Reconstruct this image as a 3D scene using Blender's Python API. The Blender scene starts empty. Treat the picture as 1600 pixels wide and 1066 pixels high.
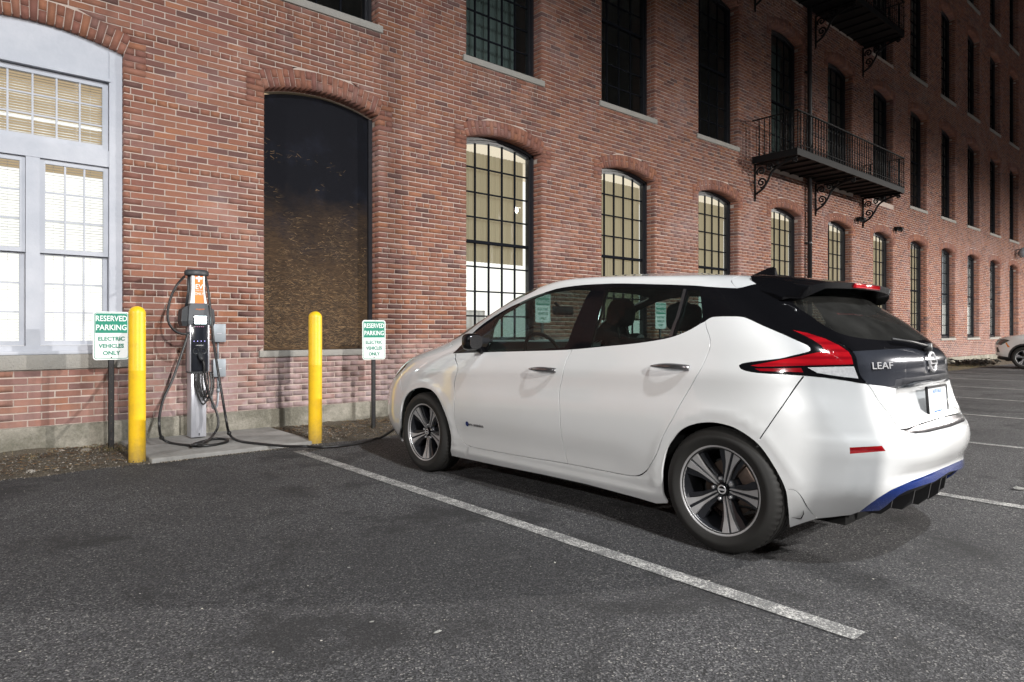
import bpy, bmesh, math, random
import numpy as np
from mathutils import Vector, Matrix
from mathutils.geometry import delaunay_2d_cdt

R_ = math.radians
random.seed(4); rng = np.random.default_rng(4)
scene = bpy.context.scene
C = scene.collection

# ------------------------------------------------------------------ camera, world, exposure
EYE_H, WALL_Y, FPX = 1.135, 7.68, 1040.0
HEAD = math.atan(1205 / 1040.0)
FW = np.array([math.cos(HEAD), math.sin(HEAD), 0.0]); RT = np.array([math.sin(HEAD), -math.cos(HEAD), 0.0])
cd = bpy.data.cameras.new('camera'); cam = bpy.data.objects.new('camera', cd); C.objects.link(cam)
cam.location = (0, 0, EYE_H); cam.rotation_euler = (R_(90), 0, HEAD - R_(90))
cd.sensor_width = 36; cd.lens = 36 * FPX / 1600; cd.shift_y = -14 / 1600; cd.clip_start = .05; cd.clip_end = 800
scene.camera = cam
w = bpy.data.worlds.new("World"); scene.world = w; w.use_nodes = True
nt = w.node_tree; nt.nodes.clear()
sky = nt.nodes.new('ShaderNodeTexSky'); sky.sky_type = 'NISHITA'; sky.sun_disc = False
sky.sun_elevation = R_(-3.5); sky.sun_rotation = R_(200)
bg = nt.nodes.new('ShaderNodeBackground'); bg.inputs[1].default_value = .12
wo = nt.nodes.new('ShaderNodeOutputWorld'); nt.links.new(sky.outputs[0], bg.inputs[0]); nt.links.new(bg.outputs[0], wo.inputs[0])
scene.view_settings.view_transform = 'Standard'; scene.view_settings.look = 'None'
scene.view_settings.exposure = .17; scene.view_settings.gamma = 1; scene.view_settings.use_curve_mapping = False
scene.cycles.use_denoising = True
scene.cycles.max_bounces = 8; scene.cycles.transparent_max_bounces = 24
scene.cycles.sample_clamp_indirect = 4

# ------------------------------------------------------------------ helpers
def pt(px, py, Y):
    """point of the vertical plane y=Y seen at a spot of the photograph (used to read off where things stand)"""
    u = (px - 800) / FPX; t = Y / (FW[1] + RT[1] * u)
    return (t * (FW[0] + RT[0] * u), Y, EYE_H - (py - 519) / FPX * t)
def gp(px, py, z=0.0):
    t = (EYE_H - z) * FPX / (py - 519); u = (px - 800) / FPX
    return (t * (FW[0] + RT[0] * u), t * (FW[1] + RT[1] * u), z)
def tag(o, label=None, cat=None, group=None, kind=None):
    if label: o['label'] = label
    if cat: o['category'] = cat
    if group: o['group'] = group
    if kind: o['kind'] = kind
    return o
def empty(name, loc=(0, 0, 0), rz=0.0, parent=None):
    o = bpy.data.objects.new(name, None); o.location = loc; o.rotation_euler = (0, 0, rz); o.empty_display_size = .1
    C.objects.link(o); o.parent = parent; return o
def link(name, me, mat=None, parent=None, loc=None):
    o = bpy.data.objects.new(name, me); C.objects.link(o)
    if mat is not None and not me.materials:
        for m in (mat if isinstance(mat, (list, tuple)) else [mat]): me.materials.append(m)
    if parent is not None: o.parent = parent
    if loc is not None: o.location = loc
    return o
class MB:
    """collects shapes for one mesh"""
    def __init__(s): s.v = []; s.f = []; s.sm = []; s.mi = []
    def add(s, vs, fs, smooth=False, mi=0):
        n = len(s.v); s.v += [tuple(map(float, p)) for p in vs]
        for f in fs: s.f.append([i + n for i in f]); s.sm.append(smooth); s.mi.append(mi)
        return s
    def box(s, x0, x1, y0, y1, z0, z1, M=None, mi=0):
        vs = [(x, y, z) for z in (z0, z1) for y in (y0, y1) for x in (x0, x1)]
        if M is not None: vs = [tuple(M @ Vector(p)) for p in vs]
        return s.add(vs, [(0, 2, 3, 1), (4, 5, 7, 6), (0, 1, 5, 4), (2, 6, 7, 3), (0, 4, 6, 2), (1, 3, 7, 5)], mi=mi)
    def bbox(s, x0, x1, y0, y1, z0, z1, r=.01, seg=2, M=None, mi=0):
        """box with rounded edges"""
        bm = bmesh.new(); bmesh.ops.create_cube(bm, size=1)
        for v in bm.verts:
            v.co = Vector(((x0 + x1) / 2 + v.co.x * (x1 - x0), (y0 + y1) / 2 + v.co.y * (y1 - y0), (z0 + z1) / 2 + v.co.z * (z1 - z0)))
        bmesh.ops.bevel(bm, geom=bm.edges[:] + bm.verts[:], offset=r, segments=seg, profile=.5, affect='EDGES')
        bm.verts.index_update()
        vs = [M @ v.co if M is not None else v.co for v in bm.verts]
        s.add(vs, [[v.index for v in f.verts] for f in bm.faces], True, mi); bm.free(); return s
    def tube(s, P, r, n=10, caps=True, smooth=True, close=False, mi=0):
        P = [Vector(p) for p in P]; rs = r if isinstance(r, (list, tuple)) else [r] * len(P)
        vs = []; prev = None
        for i, p in enumerate(P):
            a = P[i - 1] if (i or close) else P[0]; b = P[(i + 1) % len(P)] if (i < len(P) - 1 or close) else P[-1]
            d = (b - a).normalized()
            if prev is None:
                h = Vector((0, 0, 1)) if abs(d.z) < .9 else Vector((1, 0, 0))
                x = d.cross(h).normalized()
            else:
                x = (prev - d * prev.dot(d)).normalized()
            prev = x; y = d.cross(x)
            for k in range(n):
                t = 2 * math.pi * k / n; vs.append(p + (x * math.cos(t) + y * math.sin(t)) * rs[i])
        fs = []; L = len(P)
        for i in range(L if close else L - 1):
            j = (i + 1) % L
            for k in range(n): fs.append((i * n + k, i * n + (k + 1) % n, j * n + (k + 1) % n, j * n + k))
        if caps and not close: fs += [tuple(range(n))[::-1], tuple((L - 1) * n + k for k in range(n))]
        return s.add(vs, fs, smooth, mi)
    def lathe(s, prof, n=32, axis='z', o=(0, 0, 0), smooth=True, mi=0, M=None):
        vs = []
        for (r, h) in prof:
            for k in range(n):
                t = 2 * math.pi * k / n; c, q = r * math.cos(t), r * math.sin(t)
                p = {'z': (c, q, h), 'x': (h, c, q), 'y': (c, h, q)}[axis]
                p = (p[0] + o[0], p[1] + o[1], p[2] + o[2]); vs.append(M @ Vector(p) if M is not None else p)
        fs = [(i * n + k, i * n + (k + 1) % n, (i + 1) * n + (k + 1) % n, (i + 1) * n + k) for i in range(len(prof) - 1) for k in range(n)]
        return s.add(vs, fs, smooth, mi)
    def prism(s, poly, h0, h1, M=None, mi=0):
        """2-D outline (x, y) between heights h0 and h1"""
        n = len(poly); vs = [(p[0], p[1], h0) for p in poly] + [(p[0], p[1], h1) for p in poly]
        if M is not None: vs = [tuple(M @ Vector(p)) for p in vs]
        return s.add(vs, [tuple(range(n))[::-1], tuple(range(n, 2 * n))] + [(i, (i + 1) % n, n + (i + 1) % n, n + i) for i in range(n)], mi=mi)
    def mesh(s, name, mat=None, recalc=True):
        me = bpy.data.meshes.new(name); me.from_pydata(s.v, [], s.f)
        if mat is not None:
            for m in (mat if isinstance(mat, (list, tuple)) else [mat]): me.materials.append(m)
        me.polygons.foreach_set('use_smooth', s.sm); me.polygons.foreach_set('material_index', s.mi)
        if recalc:
            bm = bmesh.new(); bm.from_mesh(me); bmesh.ops.recalc_face_normals(bm, faces=bm.faces); bm.to_mesh(me); bm.free()
        me.update(); return me
    def obj(s, name, mat, parent=None, loc=None, sharp=None, recalc=True):
        me = s.mesh(name, mat, recalc)
        if sharp is not None: me.set_sharp_from_angle(angle=R_(sharp))
        return link(name, me, None, parent, loc)
def smooth_path(P, k=8):
    P = [np.array(p, float) for p in P]; out = []
    Q = [2 * P[0] - P[1]] + P + [2 * P[-1] - P[-2]]
    for i in range(1, len(Q) - 2):
        for j in range(k):
            t = j / k
            out.append(.5 * ((2 * Q[i]) + (-Q[i - 1] + Q[i + 1]) * t + (2 * Q[i - 1] - 5 * Q[i] + 4 * Q[i + 1] - Q[i + 2]) * t * t + (-Q[i - 1] + 3 * Q[i] - 3 * Q[i + 1] + Q[i + 2]) * t ** 3))
    out.append(P[-1]); return [tuple(p) for p in out]
def copy_tree(o, parent=None):
    c = o.copy(); C.objects.link(c)
    if parent is not None: c.parent = parent
    for ch in list(o.children): copy_tree(ch, c)
    return c
def add_text(name, body, size, mat, M, parent=None, sx=1.0, depth=.0006, bold=0.0, align='CENTER'):
    cu = bpy.data.curves.new(name, 'FONT'); cu.body = body; cu.size = size; cu.align_x = align; cu.align_y = 'CENTER'
    cu.extrude = depth; cu.offset = bold; cu.resolution_u = 3
    to = bpy.data.objects.new(name + '_curve', cu); C.objects.link(to)
    dg = bpy.context.evaluated_depsgraph_get(); dg.update()
    me = bpy.data.meshes.new_from_object(to.evaluated_get(dg)); me.name = name
    bpy.data.objects.remove(to)
    me.transform(M @ Matrix.Diagonal((sx, 1, 1, 1))); me.materials.clear(); me.materials.append(mat)
    return link(name, me, None, parent)

# ------------------------------------------------------------------ materials
class N:
    def __init__(s, name):
        s.m = bpy.data.materials.new(name); s.m.use_nodes = True; s.t = s.m.node_tree; s.t.nodes.clear()
        s.out = s.t.nodes.new('ShaderNodeOutputMaterial')
    def n(s, typ, **kw):
        nd = s.t.nodes.new(typ)
        for k, v in kw.items():
            if k.startswith('i_'):
                key = k[2:]; key = int(key) if key.isdigit() else key.replace('_', ' ')
                s.set(nd, key, v)
            else: setattr(nd, k, v)
        return nd
    def set(s, nd, key, v):
        if isinstance(v, bpy.types.NodeSocket): s.t.links.new(v, nd.inputs[key])
        elif isinstance(v, bpy.types.Node): s.t.links.new(v.outputs[0], nd.inputs[key])
        else: nd.inputs[key].default_value = v
    def pos(s):
        return s.n('ShaderNodeNewGeometry').outputs['Position']
    def noise(s, scale, detail=4, rough=.55, vec=None, dist=0.0):
        nd = s.n('ShaderNodeTexNoise', i_Scale=scale, i_Detail=detail, i_Roughness=rough, i_Distortion=dist)
        s.set(nd, 'Vector', vec if vec is not None else s.n('ShaderNodeTexCoord').outputs['Object']); return nd.outputs['Fac']
    def ramp(s, fac, *st):
        nd = s.n('ShaderNodeValToRGB'); s.set(nd, 0, fac); el = nd.color_ramp.elements
        while len(el) < len(st): el.new(.5)
        for e, (p, c) in zip(el, st): e.position = p; e.color = (c if hasattr(c, '__len__') else (c, c, c)) + ((1,) if not hasattr(c, '__len__') or len(c) == 3 else ()) if hasattr(c, '__len__') else (c, c, c, 1)
        return nd.outputs[0]
    def mix(s, fac, a, b, blend='MIX'):
        nd = s.n('ShaderNodeMix', data_type='RGBA', blend_type=blend); s.set(nd, 0, fac)
        s.set(nd, 6, a if not isinstance(a, tuple) else a + (1,) if len(a) == 3 else a); s.set(nd, 7, b if not isinstance(b, tuple) else b + (1,) if len(b) == 3 else b)
        return nd.outputs[2]
    def math(s, op, a, b=0.0, clamp=False):
        nd = s.n('ShaderNodeMath', operation=op, use_clamp=clamp); s.set(nd, 0, a); s.set(nd, 1, b); return nd.outputs[0]
    def bump(s, h, dist=.002, strength=1.0):
        return s.n('ShaderNodeBump', i_Height=h, i_Distance=dist, i_Strength=strength).outputs[0]
    def bsdf(s, col, rough=.5, metal=0.0, normal=None, **kw):
        b = s.n('ShaderNodeBsdfPrincipled'); s.set(b, 'Base Color', col if not isinstance(col, tuple) else (col + (1,)) if len(col) == 3 else col)
        s.set(b, 'Roughness', rough); s.set(b, 'Metallic', metal)
        if normal is not None: s.set(b, 'Normal', normal)
        for k, v in kw.items(): s.set(b, k.replace('_', ' '), v)
        s.t.links.new(b.outputs[0], s.out.inputs[0]); return s.m
def plain(name, col, rough=.5, metal=0.0, var=.12, scale=30, bump=0.0, bscale=200, **kw):
    a = N(name); f = a.noise(scale, 4)
    c = a.mix(f, tuple(x * (1 - var) for x in col), tuple(min(1, x * (1 + var)) for x in col))
    r = a.math('ADD', a.math('MULTIPLY', a.noise(scale * 2.3, 3), .12), rough - .06)
    nm = a.bump(a.noise(bscale, 3), bump) if bump else None
    return a.bsdf(c, r, metal, nm, **kw)
def emit(name, col, strength):
    a = N(name); e = a.n('ShaderNodeEmission', i_Color=col + (1,), i_Strength=strength)
    a.t.links.new(e.outputs[0], a.out.inputs[0]); return a.m
def glass(name, tint=(.5, .55, .55), refl_rough=.0, base_refl=1.0, dirt=0.0):
    """thin pane: tinted see-through plus Fresnel reflection"""
    a = N(name); bf = a.n('ShaderNodeNewGeometry').outputs['Backfacing']   # same reflectance from either side of the sheet
    fr = a.n('ShaderNodeFresnel'); a.set(fr, 'IOR', a.math('SUBTRACT', 1.5, a.math('MULTIPLY', bf, 1.5 - 1 / 1.5)))
    tr = a.n('ShaderNodeBsdfTransparent', i_Color=tint + (1,)); gl = a.n('ShaderNodeBsdfGlossy', i_Color=(base_refl,) * 3 + (1,), i_Roughness=refl_rough)
    mx = a.n('ShaderNodeMixShader'); a.set(mx, 0, fr.outputs[0]); a.set(mx, 1, tr.outputs[0]); a.set(mx, 2, gl.outputs[0])
    last = mx
    if dirt:
        df = a.n('ShaderNodeBsdfDiffuse', i_Color=(.5, .5, .48, 1)); m2 = a.n('ShaderNodeMixShader')
        a.set(m2, 0, a.math('MULTIPLY', a.noise(6, 5), dirt)); a.set(m2, 1, mx.outputs[0]); a.set(m2, 2, df.outputs[0]); last = m2
    a.t.links.new(last.outputs[0], a.out.inputs[0]); return a.m

def make_brick_mat(name, src):
    a = N(name)
    if src == 'attr': c = a.n('ShaderNodeAttribute', attribute_name='bcol').outputs['Color']
    else: c = a.n('ShaderNodeObjectInfo').outputs['Color']
    P = a.pos()
    g = a.noise(55, 5, .65, P); c = a.mix(a.math('MULTIPLY', g, .55), c, (.10, .045, .035), 'MIX')
    fine = a.noise(260, 3, .6, P); c = a.mix(a.ramp(fine, (.62, 0.0), (.72, .5)), c, (.42, .28, .22))
    # lime and salt bloom: broad pale clouds, thick near the ground, thin higher up
    xyz = a.n('ShaderNodeSeparateXYZ'); a.set(xyz, 0, P); z = xyz.outputs[2]; x = xyz.outputs[0]
    low = a.ramp(a.math('MULTIPLY', z, .1), (.02, 1.0), (.07, .85), (.115, .0))
    xm = a.ramp(a.math('MULTIPLY', a.math('SUBTRACT', x, -1.0), .05), (.10, .25), (.18, 1.0), (.45, .9), (.62, .35))
    cl = a.ramp(a.noise(1.7, 5, .62, P), (.30, 0.1), (.58, 1.0))
    cl2 = a.ramp(a.noise(.8, 5, .7, P, .6), (.50, 0.0), (.74, .7))
    m = a.math('MAXIMUM', a.math('MULTIPLY', a.math('MULTIPLY', cl, low), xm), a.math('MULTIPLY', cl2, .5))
    m = a.math('MULTIPLY', m, a.ramp(a.noise(24, 4, .7, P), (.2, .45), (.8, 1.0)))
    c = a.mix(m, c, (.42, .34, .35))
    c = a.mix(a.math('MULTIPLY', a.ramp(a.noise(3.1, 4, .6, P), (.55, 0.0), (.8, 1.0)), .35), c, (.09, .04, .04))
    # soot and run-off streaks below each sill
    fx = a.math('FRACT', a.math('MULTIPLY', a.math('ADD', x, 37.77 - 2.793), 1 / 2.909)); inx = a.math('LESS_THAN', fx, .55)
    fz = a.math('FRACT', a.math('MULTIPLY', a.math('ADD', z, 4.2 - .80), 1 / 4.2))
    mp = a.n('ShaderNodeMapping'); a.set(mp, 'Vector', P); mp.inputs['Scale'].default_value = (9, 9, .9)
    stk = a.math('MULTIPLY', a.math('MULTIPLY', a.ramp(fz, (.70, 0.0), (.99, 1.0)), inx), a.ramp(a.noise(1.0, 4, .6, mp.outputs[0]), (.45, 0.0), (.72, 1.0)))
    c = a.mix(a.math('MULTIPLY', stk, .6), c, (.07, .045, .04))
    return a.bsdf(c, .88, 0, a.bump(a.noise(170, 5, .7, P), .0022))
M_brick = make_brick_mat('brick', 'obj'); M_bricks = make_brick_mat('bricks', 'attr')
a = N('mortar'); P = a.pos()
M_mortar = a.bsdf(a.mix(a.noise(3, 5, .6, P), (.30, .235, .20), (.52, .44, .39)), .95, 0, a.bump(a.noise(180, 4, .7, P), .003))
a = N('granite'); P = a.pos()
M_granite = a.bsdf(a.mix(a.ramp(a.noise(3, 5, .7, P), (.35, 0.0), (.7, 1.0)), a.mix(a.noise(260, 2, .5, P), (.12, .11, .10), (.46, .44, .40)), a.mix(a.noise(200, 2, .5, P), (.16, .16, .15), (.34, .33, .31))), .85, 0, a.bump(a.noise(45, 6, .75, P), .012))
a = N('foundation'); P = a.pos()
st = a.ramp(a.noise(3.2, 7, .78, P), (.42, 0.0), (.64, 1.0))
M_found = a.bsdf(a.mix(st, a.mix(a.noise(50, 6, .75, P), (.045, .048, .038), (.27, .25, .20)), a.mix(a.noise(70, 6, .75, P), (.16, .15, .125), (.46, .43, .37))), .93, 0, a.bump(a.noise(38, 8, .8, P), .02))
a = N('asphalt'); P = a.pos()
vor = a.n('ShaderNodeTexVoronoi', i_Scale=165.0); a.set(vor, 'Vector', P)
chip = a.n('ShaderNodeSeparateColor'); a.set(chip, 0, vor.outputs['Color'])
c = a.ramp(chip.outputs[0], (0.0, (.012, .012, .0135)), (.42, (.048, .048, .053)), (.82, (.122, .122, .130)), (.965, (.24, .239, .238)), (1.0, (.48, .46, .43)))
big = a.noise(.55, 5, .6, P, .3); c = a.mix(a.ramp(big, (.36, .55), (.62, 0.0)), c, (.024, .024, .026))
c = a.mix(a.math('MULTIPLY', a.ramp(a.noise(1.35, 5, .62, P, .4), (.53, 0.0), (.63, 1.0)), .72), c, (.016, .016, .018))
c = a.mix(a.math('MULTIPLY', a.ramp(a.noise(2.2, 6, .8, P, .8), (.60, 0.0), (.72, 1.0)), .35), c, (.17, .165, .16))
M_asph = a.bsdf(c, .82, 0, a.bump(a.math('ADD', a.math('MULTIPLY', vor.outputs['Distance'], 1.2), a.noise(420, 3, .7, P)), .009, 1.0))
a = N('line_paint'); P = a.pos()
wear = a.ramp(a.math('ADD', a.noise(120, 4, .8, P), a.math('MULTIPLY', a.noise(9, 4, .7, P), .35)), (.56, 0.0), (.68, 1.0))
M_line = a.bsdf(a.mix(wear, (.62, .61, .58), (.12, .12, .12)), .8, 0, a.bump(a.noise(200, 4, .7, P), .004))
a = N('concrete_pad'); P = a.pos()
M_conc = a.bsdf(a.mix(a.ramp(a.noise(2.2, 7, .75, P), (.3, 0.0), (.7, 1.0)), (.17, .165, .155), (.32, .315, .305)), .85, 0, a.bump(a.noise(120, 5, .7, P), .0025))
a = N('soil'); P = a.pos()
c = a.mix(a.noise(7, 6, .7, P), (.035, .028, .020), (.16, .13, .09)); c = a.mix(a.ramp(a.noise(60, 3, .7, P), (.56, 0.0), (.66, 1.0)), c, (.26, .24, .20))
M_soil = a.bsdf(c, .95, 0, a.bump(a.noise(50, 6, .8, P), .02))
a = N('stone'); M_stone = a.bsdf(a.mix(a.n('ShaderNodeObjectInfo').outputs['Random'], (.20, .18, .15), (.38, .35, .31)), .9, 0, a.bump(a.noise(60, 5, .7), .004))
a = N('chips'); M_chips = a.bsdf(a.n('ShaderNodeAttribute', attribute_name='bcol').outputs['Color'], .9)
M_black = plain('black_metal', (.012, .012, .014), .42, .0, .2, 12)
M_munt = plain('black_muntin', (.010, .011, .014), .95, 0, .2, 8, Specular_IOR_Level=.0)
M_blackp = plain('black_paint_frame', (.014, .015, .019), .35, 0, .25, 8, .0008, 60)
a = N('white_wood'); P = a.pos()
M_white = a.bsdf(a.mix(a.ramp(a.noise(1.6, 6, .7, P), (.4, 0.0), (.75, 1.0)), (.35, .37, .42), (.46, .475, .52)), .6, 0, a.bump(a.noise(30, 4, .6, P), .0015))
M_glassw = glass('window_glass', (.93, .96, .95), .0, .8, .04)
M_glassd = glass('dark_window_glass', (.75, .8, .8), .0, .55, .02)

# ------------------------------------------------------------------ ground
me = bpy.data.meshes.new('parking_lot'); X0, X1, Y0, Y1 = -60, 110, -90, 6.42
xs = [X0, -6, 0, 6, 14, 26, 50, X1]
edge = lambda x: 6.40 + .03 * math.sin(x * 2.1) + .02 * math.sin(x * 7.3) - (0.06 if x > 3.2 else 0)
xs = [X0] + [-8 + i * .12 for i in range(420)] + [60, X1]
v = []; 
for x in xs: v += [(x, Y0, 0), (x, edge(x), 0)]
me.from_pydata(v, [], [(2 * i, 2 * i + 2, 2 * i + 3, 2 * i + 1) for i in range(len(xs) - 1)])
tag(link('parking_lot', me, M_asph), kind='structure')
g = MB().box(-400, 500, -400, 400, -.5, -.30); tag(g.obj('ground', M_soil), kind='structure')
# bare soil bed between asphalt and wall
from mathutils import noise as mn
nx, ny = 900, 26; v = []; f = []
for i in range(nx):
    x = -8 + i * .07
    for j in range(ny):
        y = 6.28 + j * (WALL_Y + .05 - 6.28) / (ny - 1)
        q = min(1, j / 5.0); h = q * (.018 + .022 * (j / ny)) + q * .03 * mn.noise((x * 2.2, y * 2.2, 0)) + q * .018 * mn.noise((x * 9, y * 9, 3))
        if 1.36 < x < 2.98: h = min(h, .02)
        v.append((x, y, h - .012))
for i in range(nx - 1):
    for j in range(ny - 1):
        a0 = i * ny + j; f.append((a0, a0 + ny, a0 + ny + 1, a0 + 1))
me = bpy.data.meshes.new('soil_bed'); me.from_pydata(v, [], f); me.polygons.foreach_set('use_smooth', [True] * len(f))
tag(link('soil_bed', me, M_soil), kind='structure')
# white bay lines: sheets 4 mm over the asphalt
for i in range(9):
    x = 2.60 + 2.71 * i
    m_ = MB(); n = 60
    for k in range(n):
        y0, y1 = 1.03 + k * 5.1 / n, 1.03 + (k + 1) * 5.1 / n
        m_.add([(x - .05, y0, .004), (x + .05, y0, .004), (x + .05, y1, .004), (x - .05, y1, .004)], [(0, 1, 2, 3)])
    tag(m_.obj('road_marking', M_line), kind='structure')
# concrete pad with a tooled edge
pad = MB().bbox(1.40, 2.90, 6.38, 7.66, -.06, .040, .012, 3)
tag(pad.obj('concrete_pad', M_conc), kind='structure')
# crumbs of asphalt and grit along the pad and the soil edge, pale flecks on the lot
def scatter(name, pts, size, cols, kindtxt='stuff', mat=None, parent=None, flat=.7):
    P = []; F = []; Cc = []
    for k, (x, y, z) in enumerate(pts):
        s = size * (.4 + 1.3 * rng.random() ** 2); n0 = len(P)
        d = [(1, 0, 0), (-1, 0, 0), (0, 1, 0), (0, -1, 0), (0, 0, flat), (0, 0, -flat)]
        an = rng.random() * 6.3; ca, sa = math.cos(an), math.sin(an)
        for q in d:
            j = .65 + .6 * rng.random(); px, py, pz = q[0] * s * j, q[1] * s * j * (.6 + .4 * rng.random()), q[2] * s * j
            P.append((x + px * ca - py * sa, y + px * sa + py * ca, z + pz))
        fs = [(0, 2, 4), (2, 1, 4), (1, 3, 4), (3, 0, 4), (2, 0, 5), (1, 2, 5), (3, 1, 5), (0, 3, 5)]
        F += [tuple(i + n0 for i in t) for t in fs]; Cc += [cols[rng.integers(len(cols))]] * 8
    me = bpy.data.meshes.new(name); me.from_pydata(P, [], F)
    at = me.attributes.new('bcol', 'FLOAT_COLOR', 'FACE'); at.data.foreach_set('color', np.array([c + (1,) for c in Cc], 'f').ravel())
    return link(name, me, mat or M_chips, parent)
grey = [(.08, .075, .07), (.13, .12, .105), (.20, .18, .15), (.06, .05, .04), (.30, .27, .23), (.10, .075, .05), (.05, .04, .03)]
brown = [(.10, .055, .028), (.19, .11, .05), (.06, .04, .025), (.26, .18, .09)]
def bed_pts(n, x0, x1, y0, y1):
    out = []
    while len(out) < n:
        x = x0 + (x1 - x0) * rng.random(); y = y0 + (y1 - y0) * rng.random()
        if 1.36 < x < 2.94 and y > 6.34: continue
        out.append((x, y, .022 + .01 * rng.random()))
    return out
tag(scatter('gravel', bed_pts(9000, -1.5, 6, 6.36, 7.62) + bed_pts(3500, 6, 40, 6.36, 7.6), .0065, grey), 'grey and tan grit lying over the soil strip at the foot of the wall', 'gravel', kind='stuff')
tag(scatter('dead_leaves', bed_pts(2600, -1.5, 6, 6.45, 7.66) + bed_pts(1800, -1.5, 6, 7.25, 7.66) + bed_pts(1500, 6, 36, 6.5, 7.6), .017, brown, flat=.12), 'brown leaf and twig litter on the soil along the foundation', 'leaf litter', kind='stuff')
edgep = [(x, edge(x) - abs(rng.normal(0, .05)), .003) for x in rng.uniform(-1, 12, 1500)]
edgep += [(rng.uniform(1.45, 2.9), 6.36 - abs(rng.normal(0, .012)), .006) for _ in range(900)]
tag(scatter('grit', edgep, .006, grey), 'loose grit washed along the edge of the asphalt and the pad', 'grit', kind='stuff')
fl = [(x, y, .002) for x, y in zip(rng.uniform(-.6, 6, 420), rng.uniform(.9, 6.2, 420))]
tag(scatter('asphalt_flecks', fl, .0042, [(.5, .48, .44), (.38, .36, .33), (.6, .57, .5)], flat=.3), 'small pale chips of stone scattered over the dark parking lot', 'stone chips', kind='stuff')
P_ = []; F_ = []; Cc = []
def blades(cx, cy, n, spread, hh, lean=.6):
    for _ in range(n):
        x, y = cx + rng.normal(0, spread), min(cy + rng.normal(0, spread * .6), 7.64); an = rng.uniform(0, 6.28); L = hh * rng.uniform(.4, 1.2); k = lean * rng.uniform(.2, 1.3); dx, dy = math.cos(an), math.sin(an); w_ = .0016; n0 = len(P_)
        for t in (0, .5, 1.0):
            ww_ = w_ * (1 - t * .9); px_, py_, pz_ = x + dx * L * k * t * t, y + dy * L * k * t * t, .01 + L * t * (1 - .3 * k * t)
            P_.extend([(px_ - dy * ww_, py_ + dx * ww_, pz_), (px_ + dy * ww_, py_ - dx * ww_, pz_)])
        F_.extend([(n0, n0 + 1, n0 + 3, n0 + 2), (n0 + 2, n0 + 3, n0 + 5, n0 + 4)]); c_ = [(.20, .15, .07), (.13, .11, .045), (.28, .22, .12), (.07, .085, .03)][rng.integers(4)]; Cc.extend([c_ + (1,)] * 2)
for _ in range(46): blades(rng.choice([rng.uniform(-1, 1.3), rng.uniform(3.0, 5.6)]), rng.uniform(7.2, 7.6), 16, .045, .055)
blades(1.26, 7.25, 90, .07, .07); blades(1.42, 7.1, 60, .05, .05); blades(3.85, 6.95, 60, .06, .05); blades(3.0, 6.6, 60, .08, .04)
for _ in range(260): blades(rng.uniform(17, 27), rng.uniform(6.3, 7.6), 14, .10, .09)
me = bpy.data.meshes.new('dry_grass'); me.from_pydata(P_, [], F_); at = me.attributes.new('bcol', 'FLOAT_COLOR', 'FACE'); at.data.foreach_set('color', np.array(Cc, 'f').ravel())
tag(link('dry_grass', me, M_chips), 'thin dry grass and weeds along the foot of the brick wall', 'weeds', kind='stuff')
hx, hy, _ = gp(1532, 571); hp = [(hx + rng.normal(0, .9), hy + rng.normal(0, .22) + .2, .03 + .16 * rng.random() ** 2) for _ in range(900)]
tag(scatter('leaf_pile', hp, .05, [(.02, .016, .012), (.035, .028, .02), (.012, .012, .01), (.05, .035, .02)], flat=.35), 'dark heap of old leaves by the wall, left of the parked white sports utility vehicle', 'leaf litter', kind='stuff')
for (px, py, s, lab) in ((134, 704, .045, 'largest pale stone lying on the soil beside the left sign post'), (50, 736, .034, 'tan stone on the soil at the far left by the asphalt edge'),
                         (96, 704, .028, 'small grey stone on the soil left of the largest stone'), (62, 705, .03, 'dark reddish stone near the foundation under the white window')):
    x, y, z = gp(px, py, .02); bm = bmesh.new(); bmesh.ops.create_icosphere(bm, subdivisions=2, radius=s)
    for vv in bm.verts:
        k = 1 + .28 * mn.noise(vv.co * 30 + Vector((px, 0, 0))); vv.co = Vector((vv.co.x * k * 1.25, vv.co.y * k, vv.co.z * k * .62))
    me = bpy.data.meshes.new('stone'); bm.to_mesh(me); bm.free()
    tag(link('stone', me, M_stone, None, (x, y, .012)), lab, 'stone', 'loose stones on the soil strip')
M_paper = plain('paper', (.42, .42, .40), .9)
def scrap(px, py, r, lab, n=7):
    x, y, z = gp(px, py); bm = bmesh.new(); vs = []
    for ring, rr in ((0, 0), (1, .55), (2, 1)):
        for k in range(1 if ring == 0 else n):
            t = 2 * math.pi * k / n; q = rr * r * (.75 + .5 * rng.random())
            vs.append(bm.verts.new((q * math.cos(t) * 1.4, q * math.sin(t) * .7, .004 + .5 * r * rng.random() * (1 if ring < 2 else .2))))
    for k in range(n):
        bm.faces.new((vs[0], vs[1 + k], vs[1 + (k + 1) % n])); bm.faces.new((vs[1 + k], vs[1 + n + k], vs[1 + n + (k + 1) % n], vs[1 + (k + 1) % n]))
    bmesh.ops.solidify(bm, geom=bm.faces[:], thickness=-.0012)
    me = bpy.data.meshes.new('paper_scrap'); bm.to_mesh(me); bm.free()
    tag(link('paper_scrap', me, M_paper, None, (x, y, .002)), lab, 'litter', 'scraps of paper on the asphalt')
scrap(1592, 765, .045, 'largest white paper scrap, on the asphalt right of the white hatchback')
scrap(684, 990, .012, 'white scrap on the asphalt nearest the camera, left of the painted line', 6)
scrap(581, 974, .008, 'tiny white scrap on the asphalt just left of the nearest one', 5)
scrap(545, 889, .007, 'tiny white scrap on the open asphalt before the right bollard', 5)

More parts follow.
